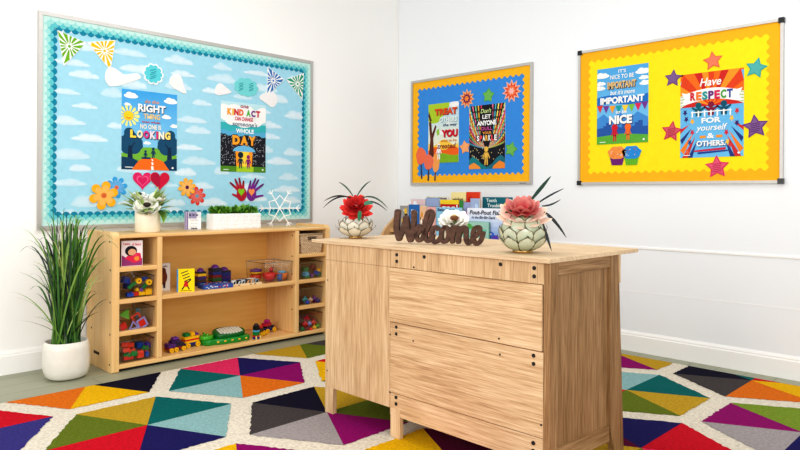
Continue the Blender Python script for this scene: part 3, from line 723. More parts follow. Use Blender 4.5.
cl = [uvL(*p) for p in ((111.3, 88.2), (105, 81), (105, 73), (108, 67.5), (114, 67.5), (119, 71), (124, 75), (131, 73.5), (138, 73), (141.5, 77.5), (140, 79))]
cutout('paper_cloud', smooth(cl, 1), PW, 'white paper cloud below the yellow pennant', 'paper cloud', mapL, GC)
cl = [uvL(*p) for p in ((169, 85.5), (169.5, 78), (174, 73.8), (180, 74.5), (182.7, 80), (183.5, 85.5), (188, 96))]
cutout('paper_cloud', smooth(cl, 1), PW, 'white paper cloud above the right corner of the road poster', 'paper cloud', mapL, GC)
cl = [uvL(*p) for p in ((213.8, 96.2), (216, 85), (221, 82.5), (225.6, 87), (229, 89.5), (233, 93))]
cutout('paper_cloud', smooth(cl, 1), PW, 'white paper cloud above the left corner of the kind act poster', 'paper cloud', mapL, GC)
cl = [uvL(*p) for p in ((257.5, 97.5), (265, 92), (272, 91), (277, 95), (277.5, 103), (272.5, 108.5), (266, 103))]
cutout('paper_cloud', smooth(cl, 1), PW, 'white paper cloud below the dark blue pennant', 'paper cloud', mapL, GC)
def wind(c, r):
    def ex(mb, d):
        for i in range(5):
            y = c[1]+r*(.5-.25*i); mb.lay = 1
            mb.P(capsule((c[0]-r*.4+.1*r*(i % 2), y-.15*r), (c[0]+r*.25+.1*r*(i % 2), y+.1*r), .0025, .0025), C(40, 150, 160), d)
    return ex
c0 = uvL(153.3, 74)
cutout('paper_cloud', flower(c0[0], c0[1], .068, 10, .82), WHITE, 'round turquoise paper cloud with white edge, above the road poster', 'paper cloud', mapL, 'turquoise paper clouds on the sky board',
       lambda mb, d: (mb.P(flower(c0[0], c0[1], .058, 10, .82), C(96, 208, 218), d), wind(c0, .05)(mb, d+.0006)))
c1 = uvL(246.3, 87.3)
cutout('paper_cloud', [(c1[0]+(x-c1[0])*1.5, y) for x, y in flower(c1[0], c1[1], .066, 9, .85)], C(120, 212, 214), 'wide pale turquoise paper cloud with dashes, above the kind act poster', 'paper cloud', mapL, 'turquoise paper clouds on the sky board',
       lambda mb, d: (wind((c1[0]-.04, c1[1]), .045)(mb, d), wind((c1[0]+.04, c1[1]+.006), .045)(mb, d)))
def pflower(px, r, n, col, cc, label, a0=0., d=0., inner=.5):
    c = uvL(*px)
    cutout('paper_flower', flower(c[0], c[1], r, n, inner, a0), col, label, 'paper flower', mapL, 'paper flowers on the sky board',
           lambda mb, dd: (mb.P(flower(c[0], c[1], r*.72, n, inner, a0), mixc(col, WHITE, .12), dd), mb.E(c[0], c[1], r*.2, r*.2, cc, dd+.0006), mb.E(c[0], c[1], r*.1, r*.1, mixc(cc, BLACK, .3), dd+.0012)), d1=CUT1+d, d0=CUT0+d*.8)
pflower((103.5, 195.5), .086, 6, C(248, 178, 28), C(230, 120, 60), 'big yellow-orange six-petal paper flower left of the white flower vase', .3, .005)
pflower((116.5, 187.5), .066, 8, C(52, 160, 220), C(226, 120, 90), 'bright blue paper flower behind the big yellow-orange one', .2)
pflower((186.8, 187.3), .062, 8, C(246, 176, 48), C(96, 30, 90), 'orange-yellow paper flower with dark purple centre above the red one', .2, .004)
pflower((197, 196), .062, 8, C(224, 64, 48), C(120, 170, 190), 'red-orange paper flower with grey-blue centre below the yellow one', .1)
hc = uvL(142.5, 181.3); hd = uvL(159.5, 181.6)
cutout('paper_heart', heart(hc[0], hc[1], .122, .112), C(220, 36, 104), 'magenta pink paper heart with a smaller heart drawn inside', 'paper heart', mapL, 'paper hearts on the sky board',
       lambda mb, d: (mb.P(heart(hc[0], hc[1], .078, .07), C(238, 90, 140), d), mb.P(heart(hc[0], hc[1], .06, .054), C(214, 30, 96), d+.0006)))
cutout('paper_heart', heart(hd[0], hd[1], .128, .118), C(206, 24, 64), 'crimson folded paper heart overlapping the pink one', 'paper heart', mapL, 'paper hearts on the sky board',
       lambda mb, d: mb.P([p for p in heart(hd[0], hd[1], .118, .108) if p[0] <= hd[0]+1e-6], C(178, 16, 60), d), d1=CUT1+.006, d0=CUT0+.0035)
def hand(pts, thumb, palm, col, hcol, hpx, label):
    mb = MB(); mb.map = mapL; mb.lay = 1; d1 = CUT1
    P = lambda p: uvL(225+p[0]/12.87, 170+p[1]/12.86)
    c = P(palm)
    mb.cut([(c[0]+.039*math.cos(t), c[1]+.05*math.sin(t)) for t in [2*PI*i/24 for i in range(24)]], col, CUT0, d1)
    dark = mixc(col, C(60, 6, 40), .55)
    for i, (p, q) in enumerate(pts+[thumb]):
        a_, b_ = P(p), P(q); d_ = d1+.0002*(i+1)
        mb.cut(capsule(a_, b_, .0105, .0062), col, CUT0, d_)
        if i < 4: mm = ((a_[0]+b_[0]*2)/3, (a_[1]+b_[1]*2)/3); mb.P(capsule(mm, b_, .0078, .0052), dark, d_+.0004)
    h = P(hpx); mb.P(heart(h[0], h[1], .05, .054), hcol, d1+.002)
    tag(mb.build('paper_hand', PAPER), label, 'paper hand', 'paper hands on the sky board')
hand([((165, 250), (70, 165)), ((180, 240), (132, 120)), ((205, 230), (182, 108)), ((232, 240), (238, 145))], ((180, 350), (100, 312)), (215, 310), C(178, 24, 52), C(134, 200, 30), (208, 290), 'crimson paper hand holding a lime green heart')
hand([((310, 240), (330, 145)), ((340, 235), (392, 115)), ((365, 245), (430, 130)), ((385, 265), (490, 185))], ((375, 350), (485, 328)), (340, 310), C(120, 40, 140), C(246, 150, 90), (340, 290), 'purple paper hand holding a peach orange heart')
# blue board
def sunburst(px, r, cols, label):
    c = uvR(*px)
    def ex(mb, d):
        mb.P(star(c[0], c[1], r*.8, .55, 11), cols[1], d); mb.E(c[0], c[1], r*.42, r*.42, cols[2], d+.0006); mb.P(flower(c[0], c[1], r*.3, 6), cols[3], d+.0012)
    cutout('paper_burst', star(c[0], c[1], r, .62, 11), cols[0], label, 'paper burst', mapR, 'starburst cut-outs on the blue board', ex)
sunburst((466.8, 98.6), .076, [C(246, 180, 120), C(214, 96, 50), C(94, 40, 100), C(246, 140, 50)], 'orange and purple spiky paper burst between the two posters')
sunburst((511.6, 91), .086, [C(250, 180, 150), C(224, 72, 40), C(244, 120, 70), C(250, 190, 180)], 'red-orange spiky paper burst in the top right corner of the blue board')
def pstar(px, r, col, label, rot, group, stripes=None, k=.5):
    c = uvR(*px)
    def ex(mb, d):
        mb.P(star(c[0], c[1], r*.82, k, 5, PI/2+rot), mixc(col, WHITE, .1), d)
        if stripes:
            for i in range(-2, 3): mb.P(capsule((c[0]-r*.32, c[1]+r*.15*i-.1*r), (c[0]+r*.32, c[1]+r*.15*i), r*.025, r*.025), stripes, d+.0006)
    cutout('paper_star', star(c[0], c[1], r, k, 5, PI/2+rot), col, label, 'paper star', mapR, group, ex)
GB = 'paper stars on the blue board'
pstar((488.2, 95.5), .058, C(84, 176, 44), 'lime green paper star above the sparkle poster', -.1, GB, k=.62)
pstar((464.9, 147.2), .055, C(246, 160, 84), 'peach orange paper star between the two posters', .15, GB, k=.6)
pstar((511, 149.2), .058, C(84, 172, 40), 'green paper star right of the sparkle poster', -.3, GB, k=.6)
def ptree(px, rx, ry, base, col, tcol, label, d=0.):
    c = uvR(*px); b = uvR(*base)
    mb = MB(); mb.map = mapR; mb.lay = 1
    mb.cut(capsule(b, (c[0], c[1]-ry*.4), .009, .007), tcol, CUT0, CUT1-.001)
    mb.cut(capsule((c[0], c[1]-ry*.9), (c[0]-rx*.55, c[1]-ry*.3), .005, .004), tcol, CUT0, CUT1-.0008)
    mb.cut([(c[0]+rx*math.cos(t)*(1+.05*math.sin(5*t)), c[1]+ry*math.sin(t)*(1+.06*math.cos(3*t))) for t in [2*PI*i/30 for i in range(30)]], col, CUT0, CUT1+d)
    tag(mb.build('paper_tree', PAPER), label, 'paper tree', 'paper trees on the blue board')
ptree((435.8, 163), .038, .075, (434.8, 180), C(244, 164, 90), C(110, 76, 66), 'pale orange paper tree, rightmost of the three lollipop trees', -.0006)
ptree((421, 156), .055, .07, (421.6, 178), C(240, 116, 80), C(46, 60, 84), 'tallest coral paper tree, leftmost of the three lollipop trees')
ptree((428.8, 162), .053, .062, (428.2, 180), C(236, 118, 88), C(60, 56, 70), 'coral paper tree in the middle of the three lollipop trees', .0012)
# yellow board
GY = 'paper stars on the yellow board'
pstar((712.8, 60.7), .058, C(234, 106, 56), 'coral orange paper star above the respect poster', .1, GY)
pstar((756, 68), .06, C(20, 168, 164), 'turquoise paper star at the top right of the yellow board', -.25, GY)
pstar((673, 78.3), .055, C(104, 46, 128), 'purple paper star at the upper left of the respect poster', -.1, GY)
pstar((671.5, 131.5), .066, C(206, 34, 72), 'crimson striped paper star left of the respect poster', -.15, GY, C(160, 20, 56))
pstar((755.3, 126.6), .07, C(108, 44, 130), 'large purple striped paper star right of the respect poster', .1, GY, C(84, 26, 104))
pstar((717, 167), .07, C(222, 36, 96), 'magenta striped paper star below the respect poster', .05, GY, C(180, 20, 80))
def cupcake(px, cup, top, label):
    c = uvR(*px); mb = MB(); mb.map = mapR; mb.lay = 1
    mb.cut([(c[0]-.036, c[1]-.062), (c[0]+.036, c[1]-.062), (c[0]+.05, c[1]-.005), (c[0]-.05, c[1]-.005)], cup, CUT0, CUT1)
    for k in range(-3, 4): mb.P(capsule((c[0]+k*.0105, c[1]-.06), (c[0]+k*.013, c[1]-.008), .0015, .0018), mixc(cup, BLACK, .35), CUT1+.0004)
    mb.cut([(c[0]+.062*math.cos(t)*(1+.07*math.sin(7*t)), c[1]+.018+.042*math.sin(t)*(1+.07*math.cos(6*t))) for t in [2*PI*i/36 for i in range(36)]], top, CUT0, CUT1+.0008)
    rn = random.Random(len(label))
    for k in range(16): mb.E(c[0]+(rn.random()-.5)*.09, c[1]+.018+(rn.random()-.5)*.052, .004, .004, mixc(top, WHITE if k % 2 else C(200, 40, 90), .5), CUT1+.0014)
    tag(mb.build('paper_cupcake', PAPER), label, 'paper cupcake', 'paper cupcakes on the yellow board')
cupcake((617, 155.5), C(120, 40, 124), C(240, 150, 74), 'paper cupcake with orange icing in a purple case')
cupcake((631.5, 155.2), C(110, 190, 50), C(40, 140, 214), 'paper cupcake with blue icing in a green case')

# ================================================================== STORAGE SHELF UNIT
SX0, SX1, SYF, SYB = -2.566, -1.056, -.388, -.03
su = empty('shelf_unit', ((SX0+SX1)/2, (SYF+SYB)/2, 0), 'low maple classroom shelf unit with cubbies standing under the sky board', 'shelf unit')
def side_panel(x0, x1):
    pts = [(SYF, .001), (SYB, .001)]; zt = .767; r = .035
    for i in range(7): t = PI/2*i/6; pts.append((SYB-.025*(1-math.cos(t)), zt-.025+.025*math.sin(t)))
    for i in range(7): t = PI/2+PI/2*i/6; pts.append((SYF+r+r*math.cos(t), zt-r+r*math.sin(t)))
    mb = MB(); mb.prism(pts, lambda a_, b_: Vector((x0, a_, b_)), lambda a_, b_: Vector((x1, a_, b_)), WHITE); return mb
side_panel(SX0, SX0+.040).build('side_panel', MAPLE_Z, su, bev=.006); side_panel(SX1-.035, SX1).build('side_panel', MAPLE_Z, su, bev=.006)
ix0, ix1 = SX0+.040, SX1-.035
MB().box((ix0, SYF, .732), (ix1, SYB, .752)).build('top_board', MAPLE_X, su, bev=.005)
MB().box((ix0, SYF, .017), (ix1, SYB, .040)).build('bottom_board', MAPLE_X, su, bev=.004)
MB().box((ix0, SYB-.012, .0402), (ix1, SYB-.002, .7318)).build('back_panel', MAPLE_B, su)
DV = ((-2.311, -2.281), (-1.35, -1.318))
for a_, b_ in DV: MB().box((a_, SYF+.001, .0402), (b_, SYB-.0122, .7318)).build('divider', MAPLE_Z, su, bev=.004)
for z in (.573, .397, .22):
    MB().box((ix0, SYF+.001, z-.025), (DV[0][0], SYB-.012, z)).build('cubby_shelf', MAPLE_X, su, bev=.003)
    MB().box((DV[1][1], SYF+.001, z-.025), (ix1, SYB-.012, z)).build('cubby_shelf', MAPLE_X, su, bev=.003)
MB().box((DV[0][1], SYF+.001, .371), (DV[1][0], SYB-.012, .397)).build('middle_shelf', MAPLE_X, su, bev=.005)
o = MB().box((ix0+.001, SYF+.03, .0005), (ix1-.001, SYB-.004, .0168), C(40, 36, 34)).build('plinth', MATTE, su); o['label'] = 'dark recessed base'
for y, z in ((-.355, .715), (-.365, .56), (-.365, .385), (-.365, .21), (-.36, .045), (-.1, .56), (-.1, .21)):
    mb = MB(); mb.cyl((SX0-.0012, y, z), (SX0+.002, y, z), .006, C(70, 62, 54), 10); mb.build('screw', MATTE, su)
for z in (.7, .56, .44, .35, .2):
    mb = MB(); mb.cyl((DV[1][0]-.0015, -.35, z), (DV[1][0]+.001, -.35, z), .005, C(60, 52, 44), 10); mb.build('screw', MATTE, su)
mb = MB(); mb.box((SX0-.001, -.215, .072), (SX0+.001, -.135, .088), C(60, 46, 34)); o = mb.build('maker_label', PAPER, su)

# ------------------------------------------------------------------ things on the shelf's top board
ZT = .752
def leafpts(base, tip, w, bend, n=6, side=None, pw=1.):
    base, tip = Vector(base), Vector(tip); ax = tip-base; L_ = ax.length
    side = side or ax.cross(Vector((0, 0, 1)))
    if side.length < 1e-4: side = Vector((1, 0, 0))
    side.normalize(); nrm = side.cross(ax).normalized()
    rows = []
    for i in range(n+1):
        t = i/n; ww = w*max(math.sin(PI*min(.06+(t**pw)*.94, 1)), 0)**.8 if i < n else (.0004 if pw == 1 else w*.22)
        c = base+ax*t+nrm*bend*L_*math.sin(PI*t); rows.append((c-side*ww, c-nrm*ww*.25, c+side*ww))
    return rows
def leaf(mb, base, tip, w, bend, col, col2=None, n=6, side=None, pw=1.):
    rows = leafpts(base, tip, w, bend, n, side, pw); vs = [p for r in rows for p in r]; k = len(rows)
    col2 = col2 or col
    cl = [mixc(col, col2, i/(k-1) if pw == 1 else min(1, 1.15*(i/(k-1))**1.3)) for i in range(k) for _ in range(3)]
    fs = [(i*3+j, i*3+j+1, i*3+j+4, i*3+j+3) for i in range(k-1) for j in range(2)]
    mb.add(vs, fs, cl, True)
def bloom(mb, c, nrm, R_, rings, cin, cout, wfac=.28, cup=.5, seed=0):
    rn = random.Random(seed); nrm = Vector(nrm).normalized(); a_ = nrm.orthogonal().normalized(); b_ = nrm.cross(a_)
    for ri, (n, rad, lift) in enumerate(rings):
        for i in range(n):
            t = 2*PI*(i+.5*(ri % 2)+rn.random()*.25)/n; d = a_*math.cos(t)+b_*math.sin(t)
            tip = Vector(c)+d*R_*rad*(.92+.16*rn.random())+nrm*R_*lift*(.9+.2*rn.random()); base = Vector(c)+d*R_*.06
            leaf(mb, base, tip, R_*wfac*(.75+.35*rad), cup*.3, cin, cout, 7, side=nrm.cross(d), pw=1.7)
vx = onZ(148, 229.6, ZT); VX, VY = vx.x, max(min(vx.y, -.13), -.3)
VX = -2.304; VY = -.24
t = empty('flower_vase', (VX, VY, ZT), 'cream cylindrical vase at the left end of the shelf top', 'vase')
mb = MB(); mb.lathe([(.0, 0), (.066, 0), (.071, .006), (.071, .118), (.067, .125), (.061, .123), (.06, .1), (0, .1)], (VX, VY, ZT), C(246, 238, 216), 32); mb.build('vase_body', CERAMIC, t)
t = empty('flower_arrangement', (VX, VY, ZT+.1), 'white poppies with pale green foliage standing in the cream vase', 'flowers')
mb = MB(); rn = random.Random(21)
for i in range(8): mb.tube([(VX+.02*math.cos(i), VY+.02*math.sin(i), ZT+.102), (VX+.045*math.cos(i), VY+.045*math.sin(i), ZT+.15)], .003, C(110, 140, 60), 6)
mb.build('stems', LEAF, t)
toC = (CAM-Vector((VX, VY, ZT+.16))).normalized(); side = Vector((toC.y, -toC.x, 0)).normalized()*-1
sr = Vector((-toC.y, toC.x, 0)).normalized()
if sr.dot(RR) < 0: sr = -sr
fc = Vector((VX, VY, ZT+.142))+toC*.05-sr*.004
mb = MB(); bloom(mb, fc, toC*.6+Vector((0, 0, .8)), .074, [(9, 1., .25), (8, .85, .45)], C(240, 236, 206), C(250, 250, 244), .42, .9, 3); mb.build('bloom', PETALM, t)
mb = MB(); mb.ball(fc+toC*.006+Vector((0, 0, .02)), (.022, .022, .014), C(54, 40, 34)); o = mb.build('bloom_centre', MATTE, t); o['label'] = 'dark brown flower centre'
f2 = Vector((VX, VY, ZT+.19))+sr*.045+toC*.01
mb = MB(); bloom(mb, f2, Vector((0, 0, 1))+toC*.4, .055, [(8, 1., .4), (6, .7, .6)], C(244, 240, 214), C(252, 252, 248), .42, .9, 4); mb.build('bloom', PETALM, t)
f3 = Vector((VX, VY, ZT+.205))-sr*.045
mb = MB(); bloom(mb, f3, Vector((0, 0, 1))+toC*.3, .05, [(8, 1., .3), (6, .7, .5)], C(238, 240, 220), C(250, 252, 250), .42, .9, 5); mb.ball(f3+Vector((0, 0, .02)), (.014, .014, .01), C(70, 80, 60)); mb.build('bloom', PETALM, t)
mb = MB()
for i in range(58):
    s_ = rn.choice((-1, 1)); u = .03+.03*rn.random(); b0 = Vector((VX, VY, ZT+.12))+sr*s_*u*.8+toC*.03*(rn.random()-.3)
    an = .15+1.25*rn.random(); ln = .06+.075*rn.random(); tip = b0+sr*s_*ln*math.cos(an)+Vector((0, 0, ln*1.2*math.sin(an)))+toC*.05*(rn.random()-.5)
    leaf(mb, b0, tip, .017+.010*rn.random(), .12, C(128, 166, 64), C(206, 222, 140))
for i in range(14):
    tip = Vector((VX, VY, ZT+.12))+sr*(.12*(rn.random()-.5))+toC*(.07+.03*rn.random())+Vector((0, 0, -.02+.03*rn.random())); leaf(mb, Vector((VX, VY, ZT+.14))+toC*.05, tip, .008, .1, C(120, 160, 64), C(160, 190, 90))
for i in range(5): leaf(mb, Vector((VX, VY, ZT+.125))+sr*.055+toC*.03, Vector((VX, VY, ZT+.05+.015*i))+sr*(.085+.01*i)+toC*.05, .02, .2, C(130, 186, 60), C(170, 214, 90))
mb.build('foliage', LEAF, t)
# acrylic text block
p = onZ(193, 229, ZT); FX, FY = -1.99, -.185
rz = -.5
t = empty('quote_block', (FX, FY, ZT), 'small acrylic block with printed verse card between vase and planter', 'desk sign', rot=(0, 0, rz))
w, h, dp = .105, .118, .022
mb = MB(); mb.box((-w/2, -dp/2, 0), (w/2, dp/2, h), WHITE); mb.build('acrylic_block', CLEAR, t, local=True, bev=.003)
mb = MB(); mb.map = lambda u, v, d: Vector((u, -dp/2-.0006-d, v)); mb.lay = .0004
mb.R(-w/2+.003, .003, w/2-.003, h-.003, C(226, 228, 234), 0)
for i, c in enumerate((C(150, 130, 176), C(176, 160, 196), C(120, 108, 160))): mb.R(-w/2+.004+i*.007, .004, -w/2+.010+i*.007, h-.004, c, 1)
mb.R(-w/2+.028, h-.045, w/2-.03, h-.006, C(160, 154, 190), 1); mb.R(-w/2+.026, .016, w/2-.005, h-.046, C(252, 252, 252), 2)
for x0, x1, y, c in ((-.018, .03, .068, C(150, 110, 140)), (-.012, .034, .06, C(150, 120, 140)), (-.014, .03, .042, C(150, 170, 160)), (-.016, .03, .026, C(150, 150, 150))): text(mb, 'love and kindness', x0, y-.004, x1, y+.003, c, 3, .0)
text(mb, 'TRUE', -.012, .006, .026, .015, C(40, 40, 50), 4, .05)
for k in range(3): text(mb, 'be', -.022+.02*k, h-.03, -.01+.02*k, h-.014, C(46, 40, 70), 4, .04)
mb.build('printed_card', PAPER, t, local=True)
# planter with greenery
PX, PY = -1.728, -.235
t = empty('planter_box', (PX, PY, ZT), 'white rectangular planter filled with bushy green leaves on the shelf top', 'planter')
L_, W_, H_ = .345, .09, .102
mb = MB()
mb.box((PX-L_/2, PY-W_/2, ZT), (PX+L_/2, PY+W_/2, ZT+.006)); wl = .007
for a_, b_ in (((-L_/2, -W_/2), (L_/2, -W_/2+wl)), ((-L_/2, W_/2-wl), (L_/2, W_/2)), ((-L_/2, -W_/2+wl), (-L_/2+wl, W_/2-wl)), ((L_/2-wl, -W_/2+wl), (L_/2, W_/2-wl))):
    mb.box((PX+a_[0], PY+a_[1], ZT+.006), (PX+b_[0], PY+b_[1], ZT+H_), C(250, 250, 250))
rn = random.Random(9)
for i in range(14):
    for j in range(4):
        mb.cbox((PX-L_/2+L_/14*(i+.5), PY-W_/2-.001, ZT+.006+.0235*j+.0117), (L_/14-.004, .004+.004*rn.random(), .019), C(250, 250, 250))
mb.build('planter', MATTE, t, bev=.0015)
mb = MB(); mb.box((PX-L_/2+wl, PY-W_/2+wl, ZT+.07), (PX+L_/2-wl, PY+W_/2-wl, ZT+.085), C(60, 46, 34)); mb.build('soil', MATTE, t)
mb = MB()
for i in range(650):
    b0 = Vector((PX+(rn.random()-.5)*(L_-.03), PY+(rn.random()-.5)*(W_-.02), ZT+.088+.038*rn.random()))
    d = Vector((rn.random()-.5, rn.random()-.5, .15+.6*rn.random())).normalized(); tip = b0+d*(.022+.022*rn.random())
    g = rn.random(); leaf(mb, b0, tip, .008+.004*rn.random(), .2, mixc(C(34, 92, 20), C(84, 150, 40), g), mixc(C(70, 146, 36), C(150, 204, 70), g), 3)
mb.build('foliage', LEAF, t)
# snowflake
NX, NY = -1.325, -.165; R_ = .144; NA = -.42
mb = MB(); cz = ZT+R_*math.sin(PI/3)+.0045
def stick(p, q, w=.0042): mb.tube([(NX+p[0]*math.cos(NA), NY+p[0]*math.sin(NA), cz+p[1]), (NX+q[0]*math.cos(NA), NY+q[0]*math.sin(NA), cz+q[1])], w, C(252, 252, 252), 6)
pol = lambda r, a_: (r*math.cos(a_), r*math.sin(a_))
for k in range(6):
    an = k*PI/3; stick((0, 0), pol(R_, an))
    for s_ in (-1, 1):
        b0 = pol(R_*.8, an); stick(b0, (b0[0]+R_*.2*math.cos(an+s_*.8), b0[1]+R_*.2*math.sin(an+s_*.8)), .0034)
        stick(pol(R_*.45, an), pol(R_*.62, an+s_*PI/6), .0038)
tag(mb.build('snowflake_decoration', MATTE), 'white stick snowflake standing on the shelf top right of the planter', 'snowflake')

# ------------------------------------------------------------------ books
def cover_map(x0, y0, z0, w, h, ang):   # ang = direction the cover looks; returns map(u 0..1, v 0..1, d)
    n = Vector((math.cos(ang), math.sin(ang), 0)); r_ = Vector((-n.y, n.x, 0))
    return lambda u, v, d: Vector((x0, y0, z0)) + r_*(u-.5)*w + Vector((0, 0, v*h)) + n*d
def book(px, py, pz, w, h, th, ang, cov, spine, label, group, art=None, cat='book', lines=()):
    e = empty('picture_book', (px, py, pz), label, cat, group)
    mp = cover_map(px, py, pz, w, h, ang)
    mb = MB(); f = lambda d: (lambda u, v: mp(u, v, d))
    q = [(0, 0), (1, 0), (1, 1), (0, 1)]
    mb.prism(q, f(th/2-.0012), f(th/2), cov); mb.prism(q, f(-th/2), f(-th/2+.0012), cov)
    mb.prism([(0, 0), (.0015/w, 0), (.0015/w, 1), (0, 1)], f(-th/2+.0012), f(th/2-.0012), spine)
    mb.build('cover', PAPER, e)
    mb = MB(); mb.prism([(.003/w, .01), (.985, .01), (.985, .99), (.003/w, .99)], f(-th/2+.0014), f(th/2-.0014), C(240, 234, 220)); mb.build('pages', PAPER, e)
    if art:
        mb = MB(); mb.lay = .0003; mb.map = lambda u, v, d: mp(u, v, th/2+.0003+d); art(mb); mb.build('cover_art', PAPER, e)
    for body, x0, y0, x1, y1, col, shr in lines:
        mb = MB(); mb.lay = .0003; mb.map = lambda u, v, d: mp(u, v, th/2+.0003+d); text(mb, body, x0, y0, x1, y1, col, 8, .02, shr); mb.build('title', PAPER, e)
    return e
def art_girl(mb):
    mb.R(.02, .02, .98, .98, C(244, 232, 232), 0); mb.P([(.02, .02), (.98, .02), (.98, .3), (.5, .2), (.02, .45)], C(150, 60, 120), 1); mb.P([(.15, .3), (.6, .12), (.95, .2), (.9, .5), (.45, .55)], C(222, 44, 84), 2)
    mb.E(.45, .6, .28, .2, C(24, 20, 26), 3); mb.E(.5, .55, .19, .13, C(226, 170, 130), 4); mb.E(.72, .3, .12, .09, C(244, 150, 60), 4); mb.E(.66, .42, .1, .06, C(230, 60, 100), 4.4)
    text(mb, 'Little', .1, .84, .4, .92, C(200, 60, 60), 5); text(mb, 'A Story', .5, .78, .92, .9, C(214, 60, 70), 5)
p = onL(132, 266, -.33)
book(-2.442, -.345, .573, .115, .142, .016, -PI/2-.12, C(240, 228, 228), C(40, 30, 40), 'board book with a black-haired child in red, in the top left cubby', None, art_girl)
def art_bear(mb):
    mb.R(.03, .03, .97, .97, C(232, 226, 220), 0); mb.E(.55, .5, .3, .28, C(112, 54, 30), 1); mb.E(.6, .72, .18, .13, C(96, 44, 26), 2); mb.P([(.35, .3), (.5, .3), (.48, .1), (.38, .1)], C(60, 28, 20), 2.5); mb.P([(.62, .3), (.76, .3), (.74, .1), (.64, .1)], C(60, 28, 20), 2.5)
    mb.R(.06, .03, .3, .12, C(40, 40, 40), 3); text(mb, 'Animals', .2, .86, .85, .93, C(120, 80, 60), 3)
book(-2.216, -.22, .397, .112, .165, .014, -PI/2-.2, C(226, 220, 216), C(40, 40, 44), 'white board book with a brown animal, leaning by the left divider of the middle shelf', None, art_bear)
def art_yellow(mb):
    mb.R(.0, .0, 1, 1, C(250, 224, 20), 0)
    mb.R(.0, .0, .08, 1, C(70, 150, 210), 1)
    for i in range(4): mb.P(capsule((.25+.06*i, .82-.12*i), (.62+.05*i, .92-.12*i), .02, .02), C(40, 40, 40), 2)
    mb.E(.52, .42, .1, .06, C(206, 40, 40), 2); mb.P([(.42, .38), (.62, .38), (.66, .22), (.36, .22)], C(206, 40, 40), 2.4); mb.P(capsule((.4, .22), (.3, .12), .03, .03), BLACK, 3); mb.P(capsule((.62, .22), (.7, .12), .03, .03), BLACK, 3); mb.P(capsule((.6, .4), (.78, .52), .025, .03), BLACK, 3)
    mb.R(.2, .04, .85, .06, BLACK, 3)
book(-2.118, -.345, .397, .100, .135, .014, -PI/2-.42, C(250, 224, 20), C(70, 150, 210), 'bright yellow picture book standing at the front of the middle shelf', None, art_yellow)

# ------------------------------------------------------------------ toy bricks and bins
RED = C(214, 34, 30); ORED = C(226, 62, 34); GRN = C(22, 128, 58); LGRN = C(112, 190, 60); BLU = C(24, 72, 176); DBL = C(26, 38, 120); LBL = C(90, 176, 214); YEL = C(250, 194, 14); PUR = C(112, 52, 150); LIL = C(150, 150, 214); TEAL = C(40, 160, 160); DRED = C(136, 18, 34); ORG = C(244, 128, 26)
CN = {id(RED): 'red', id(ORED): 'orange-red', id(GRN): 'green', id(LGRN): 'lime green', id(BLU): 'blue', id(DBL): 'dark blue', id(LBL): 'light blue', id(YEL): 'yellow', id(PUR): 'purple', id(LIL): 'lilac blue', id(TEAL): 'teal', id(DRED): 'dark red', id(ORG): 'orange'}
def brick_mb(nx, ny, h, col, u=.016):
    mb = MB(); L_, W_ = nx*u, ny*u
    mb.box((-L_/2+.0004, -W_/2+.0004, 0), (L_/2-.0004, W_/2-.0004, h), col)
    for i in range(nx):
        for j in range(ny):
            x, y = (i-(nx-1)/2)*u, (j-(ny-1)/2)*u; mb.cyl((x, y, h), (x, y, h+u*.24), u*.3, col, 10)
    return mb
def brick(loc, nx, ny, h, col, rot, label, group, u=.016):
    o = brick_mb(nx, ny, h, col, u).build('toy_brick', PLASTIC, local=True, loc=loc, rot=rot); tag(o, label, 'toy brick', group); return o
def bin_(x0, x1, z, h, label, y0=-.372, y1=-.09, group='clear toy bins in the cubbies', zoff=.0005):
    e = empty('storage_bin', ((x0+x1)/2, (y0+y1)/2, z), label, 'storage bin', group)
    mb = MB(); z0 = z+zoff; w = .0018; tp = .008
    mb.box((x0+tp, y0+tp, z0), (x1-tp, y1-tp, z0+w))
    def wall(a0, b0, a1, b1):
        (xa, ya), (xb, yb) = a0, b0; (xc, yc), (xd, yd) = a1, b1
        mb.add([(xa, ya, z0), (xb, yb, z0), (xd, yd, z0+h), (xc, yc, z0+h)], [(0, 1, 2, 3)], WHITE)
    lo = [(x0+tp, y0+tp), (x1-tp, y0+tp), (x1-tp, y1-tp), (x0+tp, y1-tp)]; hi = [(x0+.002, y0+.002), (x1-.002, y0+.002), (x1-.002, y1-.002), (x0+.002, y1-.002)]
    for i in range(4): wall(lo[i], lo[(i+1) % 4], hi[i], hi[(i+1) % 4])
    mb.build('bin_body', CLEAR, e)
    mb = MB()
    for a_, b_ in (((x0, y0), (x1, y0+.005)), ((x0, y1-.005), (x1, y1)), ((x0, y0), (x0+.005, y1)), ((x1-.005, y0), (x1, y1))): mb.box((a_[0], a_[1], z0+h-.005), (b_[0], b_[1], z0+h), WHITE)
    for p, q in zip(lo, hi): mb.tube([(p[0], p[1], z0), (q[0], q[1], z0+h)], .0016, WHITE, 6)
    mb.build('rim', CLEARRIM, e); return e
LX0, LX1 = -2.518, -2.322
bin_(LX0, LX1, .397, .118, 'clear plastic bin with wheeled green toys, second cubby down on the left')
bin_(LX0, LX1, .220, .118, 'clear plastic bin with magnetic shapes, third cubby down on the left')
bin_(LX0, LX1, .0405, .122, 'clear plastic bin full of orange-red bricks, bottom left cubby')
RX_0, RX_1 = -1.308, -1.105
bin_(RX_0, RX_1, .397, .115, 'clear plastic bin with green and light blue bricks, right cubby below the basket')
bin_(RX_0, RX_1, .220, .115, 'clear plastic bin with a few teal and purple pieces, third right cubby')
bin_(RX_0, RX_1, .0405, .115, 'clear plastic bin with red pieces, bottom right cubby')
rn = random.Random(17)
